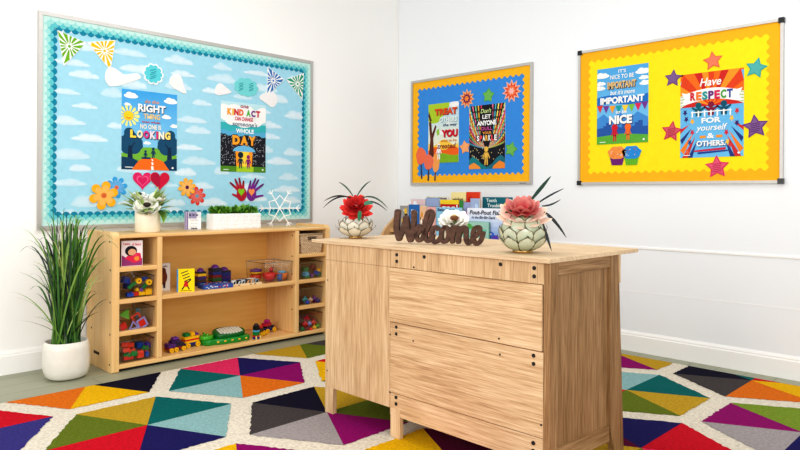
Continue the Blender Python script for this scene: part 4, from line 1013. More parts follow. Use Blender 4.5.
def pile(pxs, y, zf, group, where, u=.0185):       # each brick: px, py, nx, ny, h, colour, tilt, note
    for px, py, nx, ny, h, col, tilt, note, dy in pxs:
        h *= 1.15; p = onL(px, py, y+dy); z = max(p.z-h/2, zf+.003)
        brick((p.x, y+dy, z), nx, ny, h, col, (rn.uniform(-.1, .1) if tilt else 0, tilt, rn.uniform(-.25, .25)), note+' '+where, group, u)
W1 = 'in the bin with wheeled toys'
pile([(125, 280, 2, 2, .028, BLU, .2, 'tall blue brick at the upper left', .03), (127.5, 286, 2, 2, .024, DBL, 0, 'dark blue brick below the tall one', .03), (129.5, 295, 2, 2, .016, BLU, 0, 'blue brick lying at the bottom front', 0), (135, 295, 2, 1, .016, RED, 0, 'red brick at the bottom front', 0),
      (141.3, 295.4, 2, 1, .016, YEL, 0, 'yellow brick beside the red one', 0), (147.3, 293, 2, 2, .026, YEL, 0, 'taller yellow brick at the right', .005), (140.7, 289.8, 1, 1, .014, PUR, .3, 'small purple brick', 0), (136.6, 289.8, 1, 1, .012, YEL, .2, 'tiny yellow brick next to purple', 0.004), (144.5, 278.6, 2, 1, .016, BLU, -.3, 'blue brick between the two wheels', .03)], -.335, .4, 'bricks in the wheeled toy bin', W1)
def axle(p0, p1, label):
    a_, b_ = onL(*p0, -.345), onL(*p1, -.345); e = empty('toy_connector', a_, label, 'toy connector', 'green connectors with yellow wheels')
    d = (b_-a_); n = 4
    mb = MB(); mb.tube([a_, b_], .0105, GRN, 8)
    for i in range(4): c = a_+d*(i+.5)/4; mb.tube([c+Vector((0, -.013, 0)), c+Vector((0, -.009, 0))], .006, GRN, 8)
    mb.build('bar', PLASTIC, e)
    mb = MB(); c = b_+d.normalized()*.012; mb.tube([c+Vector((0, -.018, 0)), c+Vector((0, .004, 0))], .0165, YEL, 20); mb.build('wheel', PLASTIC, e)
    mb = MB(); mb.tube([c+Vector((0, -.0195, 0)), c+Vector((0, -.0175, 0))], .005, C(120, 60, 20), 10); mb.build('hub', PLASTIC, e)
axle((128, 288.5), (136, 282), 'green toy bar with a yellow wheel, left one in its bin'); axle((143, 288), (146.5, 283.6), 'green toy bar with a yellow wheel, right one in its bin')
# magnetic shapes
def tileshape(px, py, y, pts, hole, col, label, inner=None):
    c = onL(px, py, y); mb = MB(); k = 1
    f0 = lambda u, v: Vector((c.x+u, y+.003, c.z+v)); f1 = lambda u, v: Vector((c.x+u, y-.003, c.z+v))
    n = len(pts)
    if hole:
        q = [(u*hole, v*hole) for u, v in pts]
        A = [f1(*p) for p in pts]+[f1(*p) for p in q]; B = [f0(*p) for p in pts]+[f0(*p) for p in q]
        mb.add(A, [(i, (i+1) % n, n+(i+1) % n, n+i) for i in range(n)], col); mb.add(B, [(n+i, n+(i+1) % n, (i+1) % n, i) for i in range(n)], col)
        mb.add(A+B, [(i, 2*n+i, 2*n+(i+1) % n, (i+1) % n) for i in range(n)]+[(n+i, n+(i+1) % n, 3*n+(i+1) % n, 3*n+i) for i in range(n)], col)
        if inner: mb.prism([(u*hole*.98, v*hole*.98) for u, v in pts], lambda u, v: Vector((c.x+u, y+.001, c.z+v)), lambda u, v: Vector((c.x+u, y-.001, c.z+v)), inner)
    else: mb.prism(pts, f0, f1, col)
    tag(mb.build('magnetic_tile', PLASTIC, bev=.0015), label, 'magnetic tile', 'magnetic shapes in the left bin')
rot2 = lambda pts, a_: [(x*math.cos(a_)-y*math.sin(a_), x*math.sin(a_)+y*math.cos(a_)) for x, y in pts]
sq = lambda s_: [(-s_, -s_), (s_, -s_), (s_, s_), (-s_, s_)]; tri = lambda s_: [(-s_, -s_*.6), (s_, -s_*.6), (0, s_)]
tileshape(125.5, 314, -.32, rot2(tri(.034), -.5), None, LGRN, 'lime green triangle tile at the upper left of its bin')
tileshape(141, 312.5, -.16, sq(.03), None, LBL, 'light blue square tile at the back of its bin')
tileshape(123, 326.6, -.345, rot2(sq(.019), .4), None, RED, 'red square tile at the bottom left of its bin')
tileshape(136.5, 318, -.31, rot2(sq(.026), .5), .6, ORED, 'open orange-red square frame in the middle of its bin')
tileshape(142, 322.8, -.335, rot2(sq(.028), .45), .68, LIL, 'lilac blue square frame with red centre at the right of its bin', RED)
tileshape(133.5, 325.8, -.35, rot2(tri(.03), .1), .62, LIL, 'lilac blue open triangle at the bottom of its bin')
tileshape(139, 329.5, -.34, rot2(sq(.012), .1), None, LIL, 'small lilac blue square tile lying at the bottom right')
W3 = 'in the bottom left bin'
pile([(124.5, 344.5, 2, 1, .020, ORED, 0, 'orange-red brick topmost at the left', .0), (130, 345, 2, 1, .020, ORED, .08, 'orange-red brick beside the topmost one', .0), (126, 350, 2, 1, .018, ORED, 0, 'orange-red brick in the second layer', 0), (131.8, 351, 2, 1, .018, ORED, 0, 'orange-red brick in the second layer middle', 0),
      (126.8, 355.3, 2, 1, .016, GRN, 0, 'green brick at the left', 0), (133.6, 353.6, 2, 1, .02, GRN, .1, 'dark green brick near the centre', -.012), (140, 353, 2, 1, .022, ORED, 0, 'tall orange-red brick at centre right', 0), (140, 358.3, 2, 1, .018, ORED, 0, 'orange-red brick at the bottom right', -.004),
      (128.3, 360, 3, 1, .018, RED, 0, 'long red brick at the bottom front', 0), (144.5, 347.8, 2, 1, .018, GRN, .3, 'tilted green brick at the upper right', .03), (139, 345, 2, 2, .024, BLU, 0, 'blue brick behind the green one', .06), (147.3, 345, 1, 2, .026, BLU, 0, 'blue brick at the upper right', .05),
      (146.7, 357, 1, 1, .022, BLU, 0, 'small blue brick at the bottom right', .0), (146.2, 352.4, 1, 1, .016, RED, 0, 'small red brick at the right', .01)], -.345, .05, 'bricks in the bottom left bin', W3)
W4 = 'in the right bin below the basket'
pile([(305, 269.5, 2, 2, .024, GRN, 0, 'green brick uppermost left', .03), (305.5, 274.2, 2, 2, .02, LBL, 0, 'light blue brick', 0), (306, 277.8, 2, 2, .012, GRN, 0, 'flat green brick at the bottom', 0), (311.8, 267, 2, 1, .026, DRED, .5, 'tilted dark red brick', .06), (311.4, 276.4, 1, 1, .018, PUR, 0, 'small purple brick', .0),
      (315.8, 272.9, 1, 2, .022, BLU, .3, 'tilted blue brick', 0), (318.9, 270.1, 2, 1, .016, YEL, 0, 'yellow brick on the pile', .01), (318.9, 274.4, 2, 1, .02, GRN, 0, 'green brick under the yellow one', .01)], -.335, .4, 'bricks in the right bin below the basket', W4)
def knob(px, py, y, r, col, label, group):        # rounded knobbly linking piece
    p = onL(px, py, y); mb = MB(); mb.ball(p, r, col, 12, 8)
    for d in ((1, 0, 0), (-1, 0, 0), (0, 0, 1), (0, 0, -1), (0, 1, 0), (0, -1, 0)):
        d = Vector(d); mb.tube([p+d*r*.6, p+d*r*1.35], [r*.45, r*.4], col, 8)
    tag(mb.build('linking_piece', PLASTIC), label, 'linking toy', group)
G5 = 'linking pieces in the third right bin'; G6 = 'linking pieces in the bottom right bin'
knob(304.8, 299.6, -.33, .019, TEAL, 'teal linking piece at the left of the third right bin', G5); knob(310.3, 299.8, -.33, .014, C(224, 190, 160), 'cream linking piece in the third right bin', G5); knob(314, 298.6, -.31, .018, PUR, 'purple linking piece in the third right bin', G5)
knob(317.6, 300.7, -.345, .015, DBL, 'dark blue linking piece at the right of the third right bin', G5); knob(307.5, 302.3, -.36, .012, BLU, 'small blue linking piece at the front of the third right bin', G5)
for px, py, y, r, col, n in ((306.5, 318.6, -.31, .017, RED, 'topmost red'), (304.8, 324, -.345, .017, RED, 'left red'), (307.4, 328.6, -.35, .015, DRED, 'dark red bottom'), (309.3, 323.6, -.35, .013, LIL, 'lilac middle'), (313.2, 322.4, -.33, .017, ORED, 'orange-red right'), (314.2, 327.3, -.35, .013, YEL, 'yellow front'), (317.2, 325.8, -.335, .013, LGRN, 'lime green right end'), (300.9+1.4, 329, -.355, .012, GRN, 'green left corner'), (310.7, 329.2, -.36, .011, ORED, 'small orange-red front')):
    knob(px, py, y, r, col, n+' linking piece in the bottom right bin', G6)
# basket
e = empty('wicker_basket', (-1.207, -.24, .573), 'pale wicker basket in the top right cubby', 'basket')
mb = MB(); bx0, bx1, tx0, tx1, z0, z1 = -1.290, -1.125, -1.308, -1.108, .574, .706; y0, y1 = -.375, -.11
def frus(mb, a0, a1, b0, b1, yo, yi, inn):
    v = [(a0, yo, z0), (a1, yo, z0), (a1, yi, z0), (a0, yi, z0), (b0, yo-.006, z1), (b1, yo-.006, z1), (b1, yi+.006, z1), (b0, yi+.006, z1)]
    fs = [(0, 1, 5, 4), (1, 2, 6, 5), (2, 3, 7, 6), (3, 0, 4, 7), (3, 2, 1, 0)]
    if inn: fs = [tuple(reversed(f)) for f in fs]
    mb.add(v, fs, WHITE)
frus(mb, bx0, bx1, tx0, tx1, y0, y1, False); z0 += .006; frus(mb, bx0+.006, bx1-.006, tx0+.006, tx1-.006, y0+.006, y1-.006, True)
mb.build('basket_body', WICKER, e)
mb = MB(); mb.tube([(tx0, y0-.006, z1), (tx1, y0-.006, z1), (tx1, y1+.006, z1), (tx0, y1+.006, z1), (tx0, y0-.006, z1)], .0055, WHITE, 8); mb.build('rim', WICKER, e)
mb = MB(); mb.tube([(-1.240, y0-.0065, .673), (-1.176, y0-.0065, .673)], .012, C(34, 24, 20), 10, flat=.35); mb.tube([(-1.246, y0-.008, .685), (-1.17, y0-.008, .685)], .003, C(80, 60, 44), 8); o = mb.build('handle_slot', MATTE, e); o['label'] = 'dark handle opening'

# ------------------------------------------------------------------ middle shelf toys
ZM = .397; DPU_ = C(70, 34, 110)
def tower(x, y, s, layers, label, top=PUR):
    e = empty('toy_tower', (x, y, ZM), label, 'toy tower', 'striped brick towers on the middle shelf'); z = ZM
    for col, h in layers:
        mb = MB(); mb.box((x-s, y-s, z), (x+s, y+s, z+h-.0008), col)
        mb.build('layer', PLASTIC, e, bev=.002); z += h
    mb = MB(); mb.lathe([(s*.85, 0), (s*.82, .006), (s*.62, .014), (s*.35, .02), (0, .022)], (x, y, z), top, 18); mb.build('dome', PLASTIC, e)
tower(-1.935, -.18, .027, [(DBL, .026), (C(80, 60, 40), .016), (DPU_, .02), (YEL, .018), (C(26, 22, 40), .012)], 'striped toy tower beside the yellow book, yellow layer below a dark top')
tower(-1.818, -.155, .031, [(RED, .016), (C(50, 92, 50), .026), (DRED, .018), (DBL, .022), (C(26, 22, 40), .022)], 'tallest striped toy tower with black and dark blue top layers')
tower(-1.735, -.125, .033, [(DBL, .028), (DPU_, .016), (DBL, .024), (C(26, 22, 40), .012)], 'dark blue toy tower with a lilac bump, rightmost of the three')
# puzzle boxes
e = empty('puzzle_box', (-1.905, -.32, ZM), 'flat blue and red patterned puzzle box lying on the middle shelf', 'puzzle')
mb = MB(Matrix.Translation((-1.905, -.315, ZM)) @ Matrix.Rotation(-.12, 4, 'Z'))
mb.box((-.095, -.05, 0), (.095, .05, .026), C(60, 84, 160)); mb.build('box', PAPER, e, bev=.001)
mb = MB(Matrix.Translation((-1.905, -.315, ZM)) @ Matrix.Rotation(-.12, 4, 'Z')); rn = random.Random(31)
for i in range(46):
    x, y = (rn.random()-.5)*.172, (rn.random()-.5)*.086; r = .004+.005*rn.random()
    mb.add([(x+r*math.cos(k), y+r*math.sin(k), .0264+.00002*i) for k in (0, 1.2, 2.4, 3.6, 4.9)], [(0, 1, 2, 3, 4)], rn.choice([RED, C(230, 230, 240), LBL, DBL, C(200, 80, 120)]))
for i in range(22):
    x = -.092+.175*rn.random(); z = .003+.014*rn.random(); mb.add([(x, -.0505, z), (x+.01, -.0505, z), (x+.008, -.0505, z+.006), (x+.001, -.0505, z+.006)], [(0, 1, 2, 3)], rn.choice([RED, C(230, 230, 240), LBL]))
mb.build('print', PAPER, e)
TXX, TYY = -1.705, -.315
xfT = Matrix.Translation((TXX, TYY, ZM)) @ Matrix.Rotation(-.1, 4, 'Z')
e = empty('puzzle_tray', (TXX, TYY, ZM), 'pale wooden tray holding black and white picture blocks on the middle shelf', 'tray')
mb = MB(xfT); a_, b_ = .105, .05
mb.box((-a_, -b_, 0), (a_, b_, .005), C(232, 204, 160))
for q0, q1 in (((-a_, -b_), (a_, -b_+.006)), ((-a_, b_-.006), (a_, b_)), ((-a_, -b_+.006), (-a_+.006, b_-.006)), ((a_-.006, -b_+.006), (a_, b_-.006))): mb.box((q0[0], q0[1], .005), (q1[0], q1[1], .014), C(238, 212, 170))
for x in (-.06, .02, .05): mb.box((x, -b_-.0006, .004), (x+.012, -b_+.001, .009), C(60, 50, 44))
mb.build('tray', MATTE, e)
rn = random.Random(12); pc = [C(230, 230, 226), C(40, 40, 44), C(200, 206, 210), C(60, 60, 64), C(224, 170, 120), C(150, 160, 170), C(30, 30, 34), C(240, 236, 226)]
for i in range(6):
    for j in range(2):
        x, y = -.078+.0312*i, -.02+.038*j; col = pc[(i+j*3) % 8]
        mb = MB(); s_ = .0125
        mb.box((-s_, -s_, 0), (s_, s_, .030), col); c2 = pc[(i+j*3+1) % 8]
        mb.add([(-s_*.8, -s_-.0003, .003), (s_*.3, -s_-.0003, .003), (s_*.8, -s_-.0003, .026), (-s_*.2, -s_-.0003, .022)], [(0, 1, 2, 3)], c2)
        mb.add([(-s_*.7, -s_*.8, .0303), (s_*.8, -s_*.2, .0303), (s_*.2, s_*.8, .0303)], [(0, 1, 2)], c2)
        o = mb.build('picture_block', PAPER, local=True, loc=xfT @ Vector((x, y, .0053)), rot=(0, 0, -.1+rn.uniform(-.15, .15)), bev=.001)
        cname = {0: 'white', 1: 'black', 2: 'pale grey', 3: 'charcoal', 4: 'tan', 5: 'blue-grey', 6: 'jet black', 7: 'ivory'}[(i+j*3) % 8]
        tag(o, '%s picture block, %s row of the wooden tray, %s from the left' % (cname, ('front', 'back')[j], ('first', 'second', 'third', 'fourth', 'fifth', 'sixth')[i]), 'block', 'picture blocks in the wooden tray')
# clear bin with bowls
bin_(-1.580, -1.356, ZM, .132, 'wide clear plastic bin with toy bowls on the middle shelf', -.365, -.14, None)
def bowl(x, y, z, r, h, col, label):
    mb = MB(); mb.lathe([(0, 0), (r*.55, 0), (r*.85, h*.4), (r, h), (r*.93, h), (r*.78, h*.45), (r*.5, h*.12), (0, h*.12)], (x, y, z), col, 22); tag(mb.build('toy_bowl', PLASTIC), label, 'toy bowl', 'toy bowls in the wide clear bin')
ZB = ZM+.0035
bowl(-1.478, -.270, ZB, .050, .048, RED, 'red toy bowl in the middle of the wide clear bin'); bowl(-1.398, -.300, ZB, .036, .046, ORG, 'orange toy bowl at the right of the wide clear bin'); bowl(-1.532, -.19, ZB, .040, .036, ORED, 'orange-red toy bowl at the left of the wide clear bin'); bowl(-1.532, -.19, ZB+.037, .042, .018, YEL, 'shallow yellow toy dish stacked at the left of the wide bin')
def disc(x, y, z, r, h, col, label):
    mb = MB(); mb.lathe([(0, 0), (r*.9, 0), (r, h*.5), (r*.9, h), (r*.3, h), (r*.25, h*1.3), (0, h*1.3)], (x, y, z), col, 20); tag(mb.build('toy_disc', PLASTIC), label, 'toy disc')
disc(-1.532, -.19, ZB+.056, .042, .016, PUR, 'purple toy disc on top of the stacked dishes'); disc(-1.398, -.300, ZB+.0465, .028, .012, LBL, 'light blue toy disc resting on the orange bowl')
mb = MB(); mb.lathe([(0, 0), (.014, 0), (.019, .044), (.017, .044), (.012, .004), (0, .004)], (-1.440, -.335, ZB), C(70, 90, 160), 18); tag(mb.build('toy_cup', PLASTIC), 'dusky blue toy cup between red and orange bowls', 'toy cup')
mb = MB(); mb.ball((-1.418, -.2, ZB+.062), .016, RED); mb.ball((-1.410, -.205, ZB+.076), .007, DRED); mb.lathe([(0, 0), (.016, 0), (.018, .044), (.013, .048), (0, .048)], (-1.418, -.2, ZB), DRED, 14); tag(mb.build('toy_bottle', PLASTIC), 'dark red round-topped toy bottle behind the blue cup', 'toy bottle')

# ------------------------------------------------------------------ bottom shelf toys
ZL = .0408
def train(x, y, rz, bodies, label, wheels, wr=.013):
    e = empty('toy_train', (x, y, ZL), label, 'toy train', 'brick trains on the bottom shelf', rot=(0, 0, rz))
    for (x0, x1, z0, z1, hw, col, studs) in bodies:
        mb = MB(); mb.box((x0, -hw, z0), (x1, hw, z1), col)
        if studs:
            n = max(1, round((x1-x0)/.018))
            for i in range(n):
                for j in (-1, 1): mb.cyl((x0+(x1-x0)*(i+.5)/n, j*hw*.5, z1), (x0+(x1-x0)*(i+.5)/n, j*hw*.5, z1+.0045), .0055, col, 10)
        mb.build('brick', PLASTIC, e, local=True, bev=.0015)
    for wx in wheels:
        for s_ in (-1, 1):
            mb = MB(); mb.tube([(wx, s_*.026, wr), (wx, s_*.036, wr)], wr, YEL, 18); mb.tube([(wx, s_*.0362, wr), (wx, s_*.0375, wr)], wr*.35, C(200, 140, 20), 10); mb.build('wheel', PLASTIC, e, local=True)
    return e
DPU = C(86, 40, 120)
e = train(-2.155, -.285, .12, [(-.055, .055, .011, .026, .024, DRED, False), (-.055, -.005, .026, .048, .024, DPU, True), (-.005, .05, .026, .046, .024, C(40, 34, 60), True), (-.03, .03, .0505, .064, .02, C(60, 30, 90), True), (-.018, .018, .068, .08, .016, PUR, True)], 'purple and maroon brick train car with yellow wheels, far left of the bottom shelf', [-.04, -.008, .042])
e = train(-2.035, -.245, .12, [(-.05, .05, .011, .028, .024, DBL, False), (-.05, .05, .028, .040, .024, YEL, False), (-.05, .05, .040, .050, .024, RED, False), (-.05, .05, .05, .062, .024, YEL, True), (-.045, -.012, .067, .085, .018, GRN, True), (-.002, .025, .067, .084, .016, YEL, True), (.028, .05, .067, .078, .018, PUR, True)], 'yellow and red brick train car with green brick on top, beside the alligator toy', [-.035, .035], .015)
# alligator musical toy
AX, AY = -1.806, -.265
e = empty('musical_toy', (AX, AY, ZL), 'green alligator-shaped musical toy with white keys in the middle of the bottom shelf', 'musical toy')
xa = Matrix.Translation((AX, AY, ZL)) @ Matrix.Rotation(-.08, 4, 'Z') @ Matrix.Diagonal((1.06, 1.15, 1.1, 1))
xt = xa @ Matrix.Translation((0, -.04, .031)) @ Matrix.Rotation(.24, 4, 'X') @ Matrix.Translation((0, .04, -.031))
def blob(pts, z0, z1, col, xf=None):
    mb = MB(xf or xa); c = (sum(p[0] for p in pts)/len(pts), sum(p[1] for p in pts)/len(pts)); n = len(pts)
    def sc(k): return [(c[0]+(p[0]-c[0])*k, c[1]+(p[1]-c[1])*k) for p in pts]
    rings = [(sc(.96), z0), (sc(1), z0+.004), (sc(1), z1-.007), (sc(.975), z1-.002), (sc(.93), z1)]
    vs = [Vector((x, y, z)) for r, z in rings for x, y in r]
    fs = [(i*n+j, i*n+(j+1) % n, (i+1)*n+(j+1) % n, (i+1)*n+j) for i in range(4) for j in range(n)]
    mb.add(vs, fs, col, True); mb.add(vs[-n:], [tuple(range(n))], col); mb.add(vs[:n], [tuple(reversed(range(n)))], col); return mb
outl = smooth([(-.155, -.03), (-.13, -.06), (-.09, -.05), (-.05, -.072), (0, -.066), (.05, -.074), (.09, -.055), (.12, -.062), (.145, -.035), (.15, .01), (.12, .05), (.06, .07), (0, .075), (-.06, .068), (-.1, .05), (-.14, .035), (-.16, .005)], 2)
blob(outl, 0, .03, C(20, 142, 44)).build('body', PLASTIC, e)
up = smooth([(-.07, -.045), (.0, -.05), (.08, -.045), (.125, -.02), (.12, .03), (.05, .055), (-.03, .058), (-.08, .03)], 2)
b2 = blob(up, .012, .052, C(10, 104, 40), xt); b2.build('shell', PLASTIC, e)
hd_ = smooth([(-.165, -.02), (-.135, -.045), (-.09, -.035), (-.075, .0), (-.09, .03), (-.13, .035), (-.16, .015)], 2)
blob(hd_, .0305, .05, C(70, 176, 40)).build('head', PLASTIC, e)
for s_ in (-1, 1): mb = MB(xa); mb.ball((-.125, s_*.018, .056), .008, C(100, 196, 50)); mb.ball((-.13, s_*.018-.003, .06), .004, BLACK); mb.build('eye', PLASTIC, e)
for i in range(8):
    x = -.042+.0185*i; hw = .040*math.sqrt(1-((i-3.5)/4.7)**2)
    mb = MB(xt); mb.box((x-.0070, -hw-.004, .0525), (x+.0070, hw, .0575), C(232, 230, 214)); o = mb.build('key', PLASTIC, e, bev=.001)
for i in range(5):
    mb = MB(xa); mb.ball((-.08+.045*i, -.0705, .018), (.009, .003, .005), C(240, 190, 60), 10, 6); mb.build('claw_spot', PLASTIC, e)
# small stack + train right
def stack(x, y, rz, layers, label):
    e = empty('toy_stack', (x, y, ZL), label, 'toy stack', 'brick trains on the bottom shelf', rot=(0, 0, rz)); z = 0
    for col, h, s_ in layers:
        mb = MB(); mb.box((-s_, -s_, z), (s_, s_, z+h-.0006), col); mb.cyl((0, 0, z+h-.0006), (0, 0, z+h+.0), s_*.5, col, 12); mb.build('brick', PLASTIC, e, local=True, bev=.002); z += h
    for s_ in (-1, 1): mb = MB(); mb.box((s_*.018-.004, -.024, 0), (s_*.018+.004, -.0166, .022), C(244, 220, 150)); mb.build('bumper', PLASTIC, e, local=True, bev=.001)
    mb = MB(); mb.ball((0, 0, z+.002), (.0155, .0155, .012), BLACK, 14, 8); mb.build('cap', PLASTIC, e, local=True)
stack(-1.628, -.345, .2, [(DBL, .014, .016), (RED, .01, .016), (GRN, .022, .016), (LBL, .012, .016), (BLACK, .03, .0155)], 'tall narrow stack of black, light blue and green bricks right of the alligator toy')
e = train(-1.548, -.27, .55, [(-.05, .04, .012, .026, .02, YEL, False), (-.045, .015, .026, .05, .02, BLACK, False), (-.025, .01, .05, .062, .016, RED, True), (-.04, -.026, .05, .06, .012, BLACK, False)], 'low black and red brick train car behind the tall narrow stack', [-.04, .0, .035], .012)
e = train(-1.455, -.215, .3, [(-.045, .045, .012, .034, .022, DBL, False), (-.035, .045, .034, .044, .022, BLACK, False), (-.04, .02, .0445, .064, .02, C(190, 20, 70), True), (-.02, .01, .069, .082, .016, C(190, 40, 130), True)], 'dark blue brick train car with raspberry load, rightmost on the bottom shelf', [-.035, .035], .015)

# ================================================================== POTTED GRASS
PGX, PGY = -2.762, -.285
e = empty('potted_plant', (PGX, PGY, 0), 'tall grass plant in a white textured pot on the floor left of the shelf unit', 'potted plant')
mb = MB(); mb.lathe([(.0, .004), (.082, .004), (.100, .018), (.109, .05), (.111, .10), (.108, .16), (.103, .196), (.096, .198), (.095, .172), (.0, .170)], (PGX, PGY, 0), lambda p: mixc(C(242, 239, 230), C(226, 222, 210), .5+.5*math.sin(math.atan2(p.y-PGY, p.x-PGX)*24)), 48, sq=2.35); mb.build('pot', CERAMIC, e)
mb = MB(); mb.lathe([(.0, .1705), (.092, .1715), (.093, .1725), (0, .1735)], (PGX, PGY, 0), C(70, 56, 40), 24); mb.build('soil', MATTE, e)
mb = MB(); rn = random.Random(42)
def blade(b0, tip, droop, w, c0, c1, n=12):
    b0, tip = Vector(b0), Vector(tip); ctrl = Vector((b0.x*.55+tip.x*.45, b0.y*.55+tip.y*.45, tip.z+droop)); vs = []; cl = []
    pr = RR if rn.random() < .65 else Vector((rn.random()-.5, rn.random()-.5, 0)).normalized()
    for i in range(n+1):
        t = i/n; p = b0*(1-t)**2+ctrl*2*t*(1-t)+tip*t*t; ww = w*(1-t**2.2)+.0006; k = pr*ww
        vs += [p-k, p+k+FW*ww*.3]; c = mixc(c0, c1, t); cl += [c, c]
    for q in vs:
        q.y = min(q.y, -.02-.0); q.x = q.x
        if q.y > -.41 and q.x > -2.58: q.x = -2.58 - (q.x+2.58)*.05
    mb.add(vs, [(2*i, 2*i+1, 2*i+3, 2*i+2) for i in range(n)], cl, True)
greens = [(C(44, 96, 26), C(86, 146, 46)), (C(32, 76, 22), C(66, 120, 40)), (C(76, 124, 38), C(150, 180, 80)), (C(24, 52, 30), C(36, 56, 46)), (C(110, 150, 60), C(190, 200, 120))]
for i in range(175):
    a_ = 2*PI*rn.random(); r0 = .076*math.sqrt(rn.random()); b0 = (PGX+r0*math.cos(a_), PGY+r0*math.sin(a_), .172)
    lat = rn.gauss(0, .115); lat = max(min(lat, .2), -.24); dep = rn.gauss(0, .07); h = .26+.50*rn.random()**.8-abs(lat)*.75
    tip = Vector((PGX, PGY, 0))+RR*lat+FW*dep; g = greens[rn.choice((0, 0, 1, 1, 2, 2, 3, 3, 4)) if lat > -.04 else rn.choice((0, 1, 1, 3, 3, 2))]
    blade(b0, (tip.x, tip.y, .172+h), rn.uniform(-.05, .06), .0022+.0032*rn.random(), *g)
def pxblade(px, py, dep, droop, w, g, bx=0.):      # the long arching blades that stand out
    b0 = Vector((PGX, PGY, .172))+RR*bx; c = Vector((PGX, PGY, 0))+FW*dep; d = ray(px, py); t = ((c-CAM).dot(FW))/d.dot(FW); tip = CAM+d*t
    blade(b0, tip, droop, w, *greens[g], n=16)
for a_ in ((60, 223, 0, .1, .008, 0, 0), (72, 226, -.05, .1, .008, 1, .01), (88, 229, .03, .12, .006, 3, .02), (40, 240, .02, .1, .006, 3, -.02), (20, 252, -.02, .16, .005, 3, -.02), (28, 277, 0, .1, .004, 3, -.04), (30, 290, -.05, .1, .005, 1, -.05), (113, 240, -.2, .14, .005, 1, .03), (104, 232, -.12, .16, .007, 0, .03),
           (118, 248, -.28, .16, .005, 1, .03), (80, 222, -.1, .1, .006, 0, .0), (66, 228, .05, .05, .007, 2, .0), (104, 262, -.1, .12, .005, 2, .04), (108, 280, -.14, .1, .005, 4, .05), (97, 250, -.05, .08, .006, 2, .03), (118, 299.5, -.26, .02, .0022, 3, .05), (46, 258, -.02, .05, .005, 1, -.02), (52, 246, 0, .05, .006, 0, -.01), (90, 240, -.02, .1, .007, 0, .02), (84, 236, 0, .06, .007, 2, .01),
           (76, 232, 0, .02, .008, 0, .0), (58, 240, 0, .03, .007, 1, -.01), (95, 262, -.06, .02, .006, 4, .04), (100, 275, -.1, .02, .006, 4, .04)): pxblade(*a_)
mb.build('grass_blades', LEAF, e)

# ================================================================== DESK (dresser turned with its back to the room)
DX0, DX1, DY0, DY1 = -2.15, -1.665, -2.852, -1.705; ZD = .777
e = empty('desk', ((DX0+DX1)/2, (DY0+DY1)/2, 0), 'oak-grain reception desk made from a drawer unit, standing on the rug', 'desk')
desk = e
MB().box((-2.165, -2.858, .7625), (-1.53, -1.62, ZD)).build('desktop', OAK_T, e, bev=.0015)
ZU = .762
MB().box((DX0, DY1-.4095, .128), (DX0+.016, DY1-.002, .69)).build('back_panel', OAK_V, e, bev=.001)
MB().box((DX0, DY1-.409, .6908), (DX0+.016, DY1-.002, ZU)).build('top_rail', OAK_V, e, bev=.001)
MB().box((DX0+.001, DY1-.0018, .0135), (DX0+.035, DY1, ZU)).build('end_strip', OAK_V, e)
MB().box((DX0+.001, -2.826, .691), (DX0+.017, -2.115, ZU)).build('top_rail', OAK_V, e, bev=.001)
MB().box((DX0-.006, -2.823, .4745), (DX0+.01, -2.117, .6895)).build('back_panel', OAK_H, e, bev=.0015)
MB().box((DX0, -2.826, .1915), (DX0+.014, -2.1165, .4705)).build('back_panel', OAK_H, e, bev=.0012)
MB().box((DX0+.002, -2.826, .100), (DX0+.016, -2.1165, .1885)).build('bottom_rail', OAK_H, e, bev=.001)
# posts / legs
MB().box((DX0, DY0, .0135), (DX0+.05, -2.8262, ZU)).build('corner_post', OAK_E_SHADE, e, bev=.0015)
MB().box((DX0+.001, -2.172, .0135), (DX0+.022, -2.12, .13)).build('leg', OAK_V, e, bev=.001)
MB().box((DX0+.002, -1.758, .0135), (DX0+.024, DY1-.002, .13)).build('leg', OAK_V, e, bev=.001)
mb = MB()   # flared rear post at the right end
pr_ = [(-1.745, .762), (-1.745, .14), (-1.700, .0135), (-1.632, .0135), (-1.683, .762)]
mb.prism(pr_, lambda u, v: Vector((u, DY0+.022, v)), lambda u, v: Vector((u, DY0, v)), WHITE); mb.build('corner_post', OAK_E_SHADE, e, bev=.0015)
mb = MB(); mb.prism([(-1.71, .762), (-1.70, .0135), (-1.64, .0135), (-1.683, .762)], lambda u, v: Vector((u, DY1-.004, v)), lambda u, v: Vector((u, DY1-.026, v)), WHITE); mb.build('corner_post', OAK_V, e, bev=.0015)
MB().box((-2.0998, DY0+.001, .720), (-1.7455, DY0+.02, ZU)).build('end_rail', OAK_X_SHADE, e, bev=.001)
mb = MB(); mb.prism([(-2.0998, .095), (-1.745, .082), (-1.745, .138), (-2.0998, .155)], lambda u, v: Vector((u, DY0+.02, v)), lambda u, v: Vector((u, DY0+.001, v)), WHITE); mb.build('end_rail', OAK_X_SHADE, e, bev=.001)
MB().box((-2.0998, DY0+.0105, .1), (-1.7455, DY0+.018, .7195)).build('end_panel', OAK_E_SHADE, e)
MB().box((DX0+.02, DY1-.018, .13), (-1.70, DY1-.003, ZU)).build('end_panel', OAK_V, e)
MB().box((DX0+.018, DY0+.022, .128), (-1.70, DY1-.03, .14)).build('underside_board', OAK_H, e)
